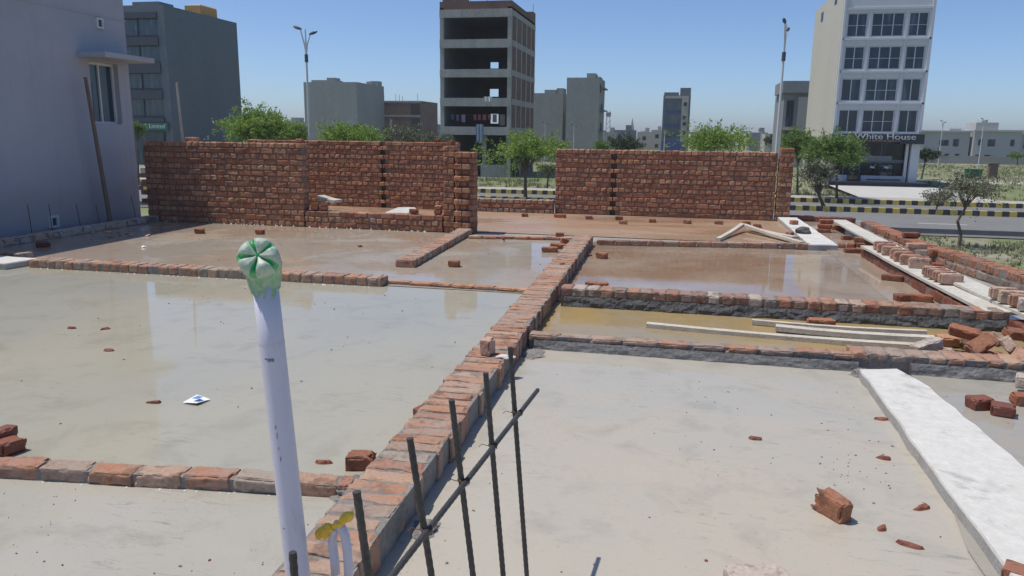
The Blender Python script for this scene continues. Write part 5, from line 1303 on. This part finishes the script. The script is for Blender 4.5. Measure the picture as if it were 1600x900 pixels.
def tree_px(name, label, y, px, base_py, x0, x1, ytop, ybot, leaf, nclump, nleaf, lsize, seed, **kw):
    b = at(px, base_py, y); b[2] = GZ + (0.2 if 54 < y < 56 else 0.0)
    a, c = at(x0, ytop, y), at(x1, ybot, y)
    cc = ((a[0] + c[0]) / 2, y, (a[2] + c[2]) / 2); hz_ = (a[2] - c[2]) / 2; cr = ((c[0] - a[0]) / 2, (c[0] - a[0]) / 2 * .9, hz_ * .74); cc = (cc[0], cc[1], cc[2] - hz_ * .12); nclump = int(nclump * 1.35)
    return tree(name, label, b, None, cc, cr, leaf, nclump, nleaf, lsize, seed, **kw)
YM = 54.75
tree_px('tree', 'big bright green tree behind the left brick wall, left of the lamp', YM, 405, 300, 350, 456, 166, 244, 'leaf_bright', 52, 170, .36, 1, trunk_r=.11)
tree_px('tree', 'low bright tree behind the left wall, right beside the lamp post', YM + .1, 455, 300, 436, 484, 188, 240, 'leaf_bright', 16, 120, .32, 2)
tree_px('tree', 'spreading bright tree above the opening of the left wall', YM, 548, 300, 498, 600, 192, 245, 'leaf_bright', 26, 140, .36, 3)
tree_px('tree', 'thin olive tree before the unfinished brick block', 75, 632, 290, 585, 680, 196, 245, 'leaf_olive', 28, 110, .34, 4)
tree_px('tree', 'dark olive bush tree left of the bare concrete frame', 70, 683, 290, 655, 720, 206, 245, 'leaf_olive', 16, 110, .34, 5)
tree_px('tree', 'feathery bright tree standing free in the gap between the walls', YM, 821, 308, 758, 884, 208, 272, 'leaf_bright', 30, 120, .36, 6, trunk_r=.13, hollow=.25)
tree_px('tree', 'bright low tree touching the long wall, right of the gap tree', 60, 872, 300, 850, 890, 212, 260, 'leaf_mid', 9, 100, .3, 7)
tree_px('shrub', 'round dark shrub right of the tall narrow grey block', 95, 975, 262, 950, 1003, 206, 258, 'leaf_dark', 18, 170, .36, 8)
tree_px('shrub', 'green shrub at the foot of the tall narrow grey block', 90, 938, 265, 922, 958, 213, 258, 'leaf_mid', 12, 130, .34, 9)
tree_px('tree', 'airy pale green tree behind the long brick wall', YM, 1128, 300, 1068, 1180, 186, 262, 'leaf_bright', 24, 90, .36, 10, hollow=.2)
tree_px('tree', 'dark green tree beside the right lamp post', 68, 1246, 300, 1222, 1272, 190, 262, 'leaf_mid', 22, 150, .3, 11)
tree_px('tree', 'spreading green tree in front of the white fronted block', 62, 1308, 310, 1262, 1352, 206, 275, 'leaf_mid', 34, 170, .34, 12, trunk_r=.1)
tree_px('tree', 'dusty grey tree in the median at the end of the long wall', YM, 1288, 318, 1244, 1304, 238, 312, 'leaf_dusty', 26, 85, .3, 13, trunk_r=.12)
tree_px('tree', 'small crooked dusty tree on the verge at right', 38, 1498, 385, 1462, 1560, 272, 330, 'leaf_dusty', 24, 55, .2, 14, trunk_r=.07, crook=.22, hollow=.2)
tree_px('shrub', 'dusty bush in the median left of the crooked tree', YM, 1462, 330, 1442, 1492, 292, 330, 'leaf_dusty', 12, 55, .25, 15, trunk_r=.05)
tree_px('tree', 'dark green tree right beside the white fronted block', 100, 1440, 275, 1434, 1464, 231, 256, 'leaf_dark', 14, 120, .34, 16, trunk_r=.1)
tree_px('tree', 'leafy tree peeping out from behind the violet house corner', 58, 214, 260, 206, 226, 182, 222, 'leaf_mid', 8, 110, .3, 17)
tree_px('tree', 'distant round tree on the skyline beside the minaret', 280, 1008, 225, 996, 1022, 202, 226, 'leaf_dark', 8, 90, .9, 18, trunk_r=.2)
tree_px('tree', 'distant dark tree left of the right lamp post', 150, 1205, 235, 1192, 1220, 206, 236, 'leaf_dark', 10, 100, .5, 19)
tree_px('shrub', 'dark shrub beside the low white house at the right frame edge', 160, 1590, 255, 1578, 1602, 236, 252, 'leaf_mid', 8, 80, .5, 20)
tree_px('shrub', 'dry tangled bush under the gap tree beside the concrete frame', 66, 855, 290, 842, 872, 250, 285, 'leaf_olive', 10, 70, .3, 22)

# green waste bins and a gate post in the field
M['bin_green'] = plain('green bin plastic', (0.03, 0.13, 0.055), 0.6, 0.15)
for l, px_ in (('green waste bin in the field, left of two', 1515), ('green waste bin in the field, right of two', 1527)):
    p = at(px_, 268, 104); x, y = p[0], 104
    t = thing('waste_bin', (x, y, GZ), l, 'bin', 'green waste bins')
    mb = MB(); vs = [(x + a * .42 * k, y + b * .4 * k, GZ + z) for z, k in ((.12, .85), (1.1, 1.05)) for a, b in ((-1, -1), (1, -1), (1, 1), (-1, 1))]
    mb.add(vs, [(0, 1, 2, 3), (4, 5, 6, 7), (0, 1, 5, 4), (1, 2, 6, 5), (2, 3, 7, 6), (3, 0, 4, 7)]); mb.build('body', 'bin_green', t)
    mb = MB(); mb.obox((x, y, GZ + 1.16), (.98, .92, .1), (0, 0, 0), 0, .02, .004); mb.build('lid', 'bin_green', t)
    for s in (-.3, .3): mb = MB(); mb.tube([(x + s - .04, y - .3, GZ + .08), (x + s + .04, y - .3, GZ + .08)], .08, 8); mb.build('wheel', 'rubber', t)
p = at(1553, 262, 108); mb = MB(); mb.box(p[0] - .5, p[0] + .5, 108, 108.6, GZ, GZ + 1.7); mb.box(p[0] - .6, p[0] + .6, 107.9, 108.7, GZ + 1.7, GZ + 1.85)
tag(mb.build('gate_pillar', 'timber_brown', base=(p[0], 108, GZ)), 'brown pillar standing in the field right of the green bins', 'pillar')

# grass and weeds
def tufts(name, n, region, size, seed, mats, label):
    r = np.random.default_rng(seed); vs, fs, mi = [], [], []
    k = 0
    while k < n:
        x = r.uniform(region[0], region[1]); y = r.uniform(region[2], region[3])
        if mn.noise(Vector((x * region[4], y * region[4], seed))) < r.uniform(-.45, .35): continue
        k += 1
        for b in range(5):
            a = r.uniform(0, 6.28); h = size * r.uniform(.5, 1.4); w = size * .16
            o = len(vs); dx, dy = math.cos(a), math.sin(a); ox, oy = r.normal(0, size * .35, 2)
            vs += [(x + ox - dy * w, y + oy + dx * w, GZ), (x + ox + dy * w, y + oy - dx * w, GZ), (x + ox + dx * h * .5, y + oy + dy * h * .5, GZ + h)]; fs.append((o, o + 1, o + 2))
    mb = MB(); mb.add(vs, fs); return tag(mb.build(name, mats, normals=False), label, 'grass', kind='stuff')
M['grass'] = leaf_mat('grass blades', [(0.15, 0.17, 0.07), (0.20, 0.205, 0.10), (0.27, 0.25, 0.16), (0.12, 0.15, 0.055)], .25)
tufts('grass', 2600, (6, 26, 26, 41.5, .25), .16, 1, 'grass', 'dry grass and weeds on the near verge')
tufts('grass', 2600, (22, 75, 66, 160, .06), .30, 2, 'grass', 'rough grass across the field on the right')
tufts('grass', 1500, (-40, 14, 64.5, 80, .2), .3, 3, 'grass', 'weeds on the waste ground in front of the concrete frame')

# ------------------------------------------------------------------ dusty air
mb = MB(); mb.box(-1500, 1500, -300, 2500, GZ - 1, 24)
hz, nt, bs = new_mat('dusty air'); nt.nodes.remove(bs)
pv = N(nt, 'ShaderNodeVolumePrincipled'); pv.inputs['Density'].default_value = 0.00038; pv.inputs['Color'].default_value = (0.86, 0.9, 0.95, 1); pv.inputs['Anisotropy'].default_value = 0.2
nt.links.new(pv.outputs[0], nt.nodes['Material Output'].inputs['Volume'])
M['haze'] = hz
tag(mb.build('haze', 'haze'), kind='stuff')
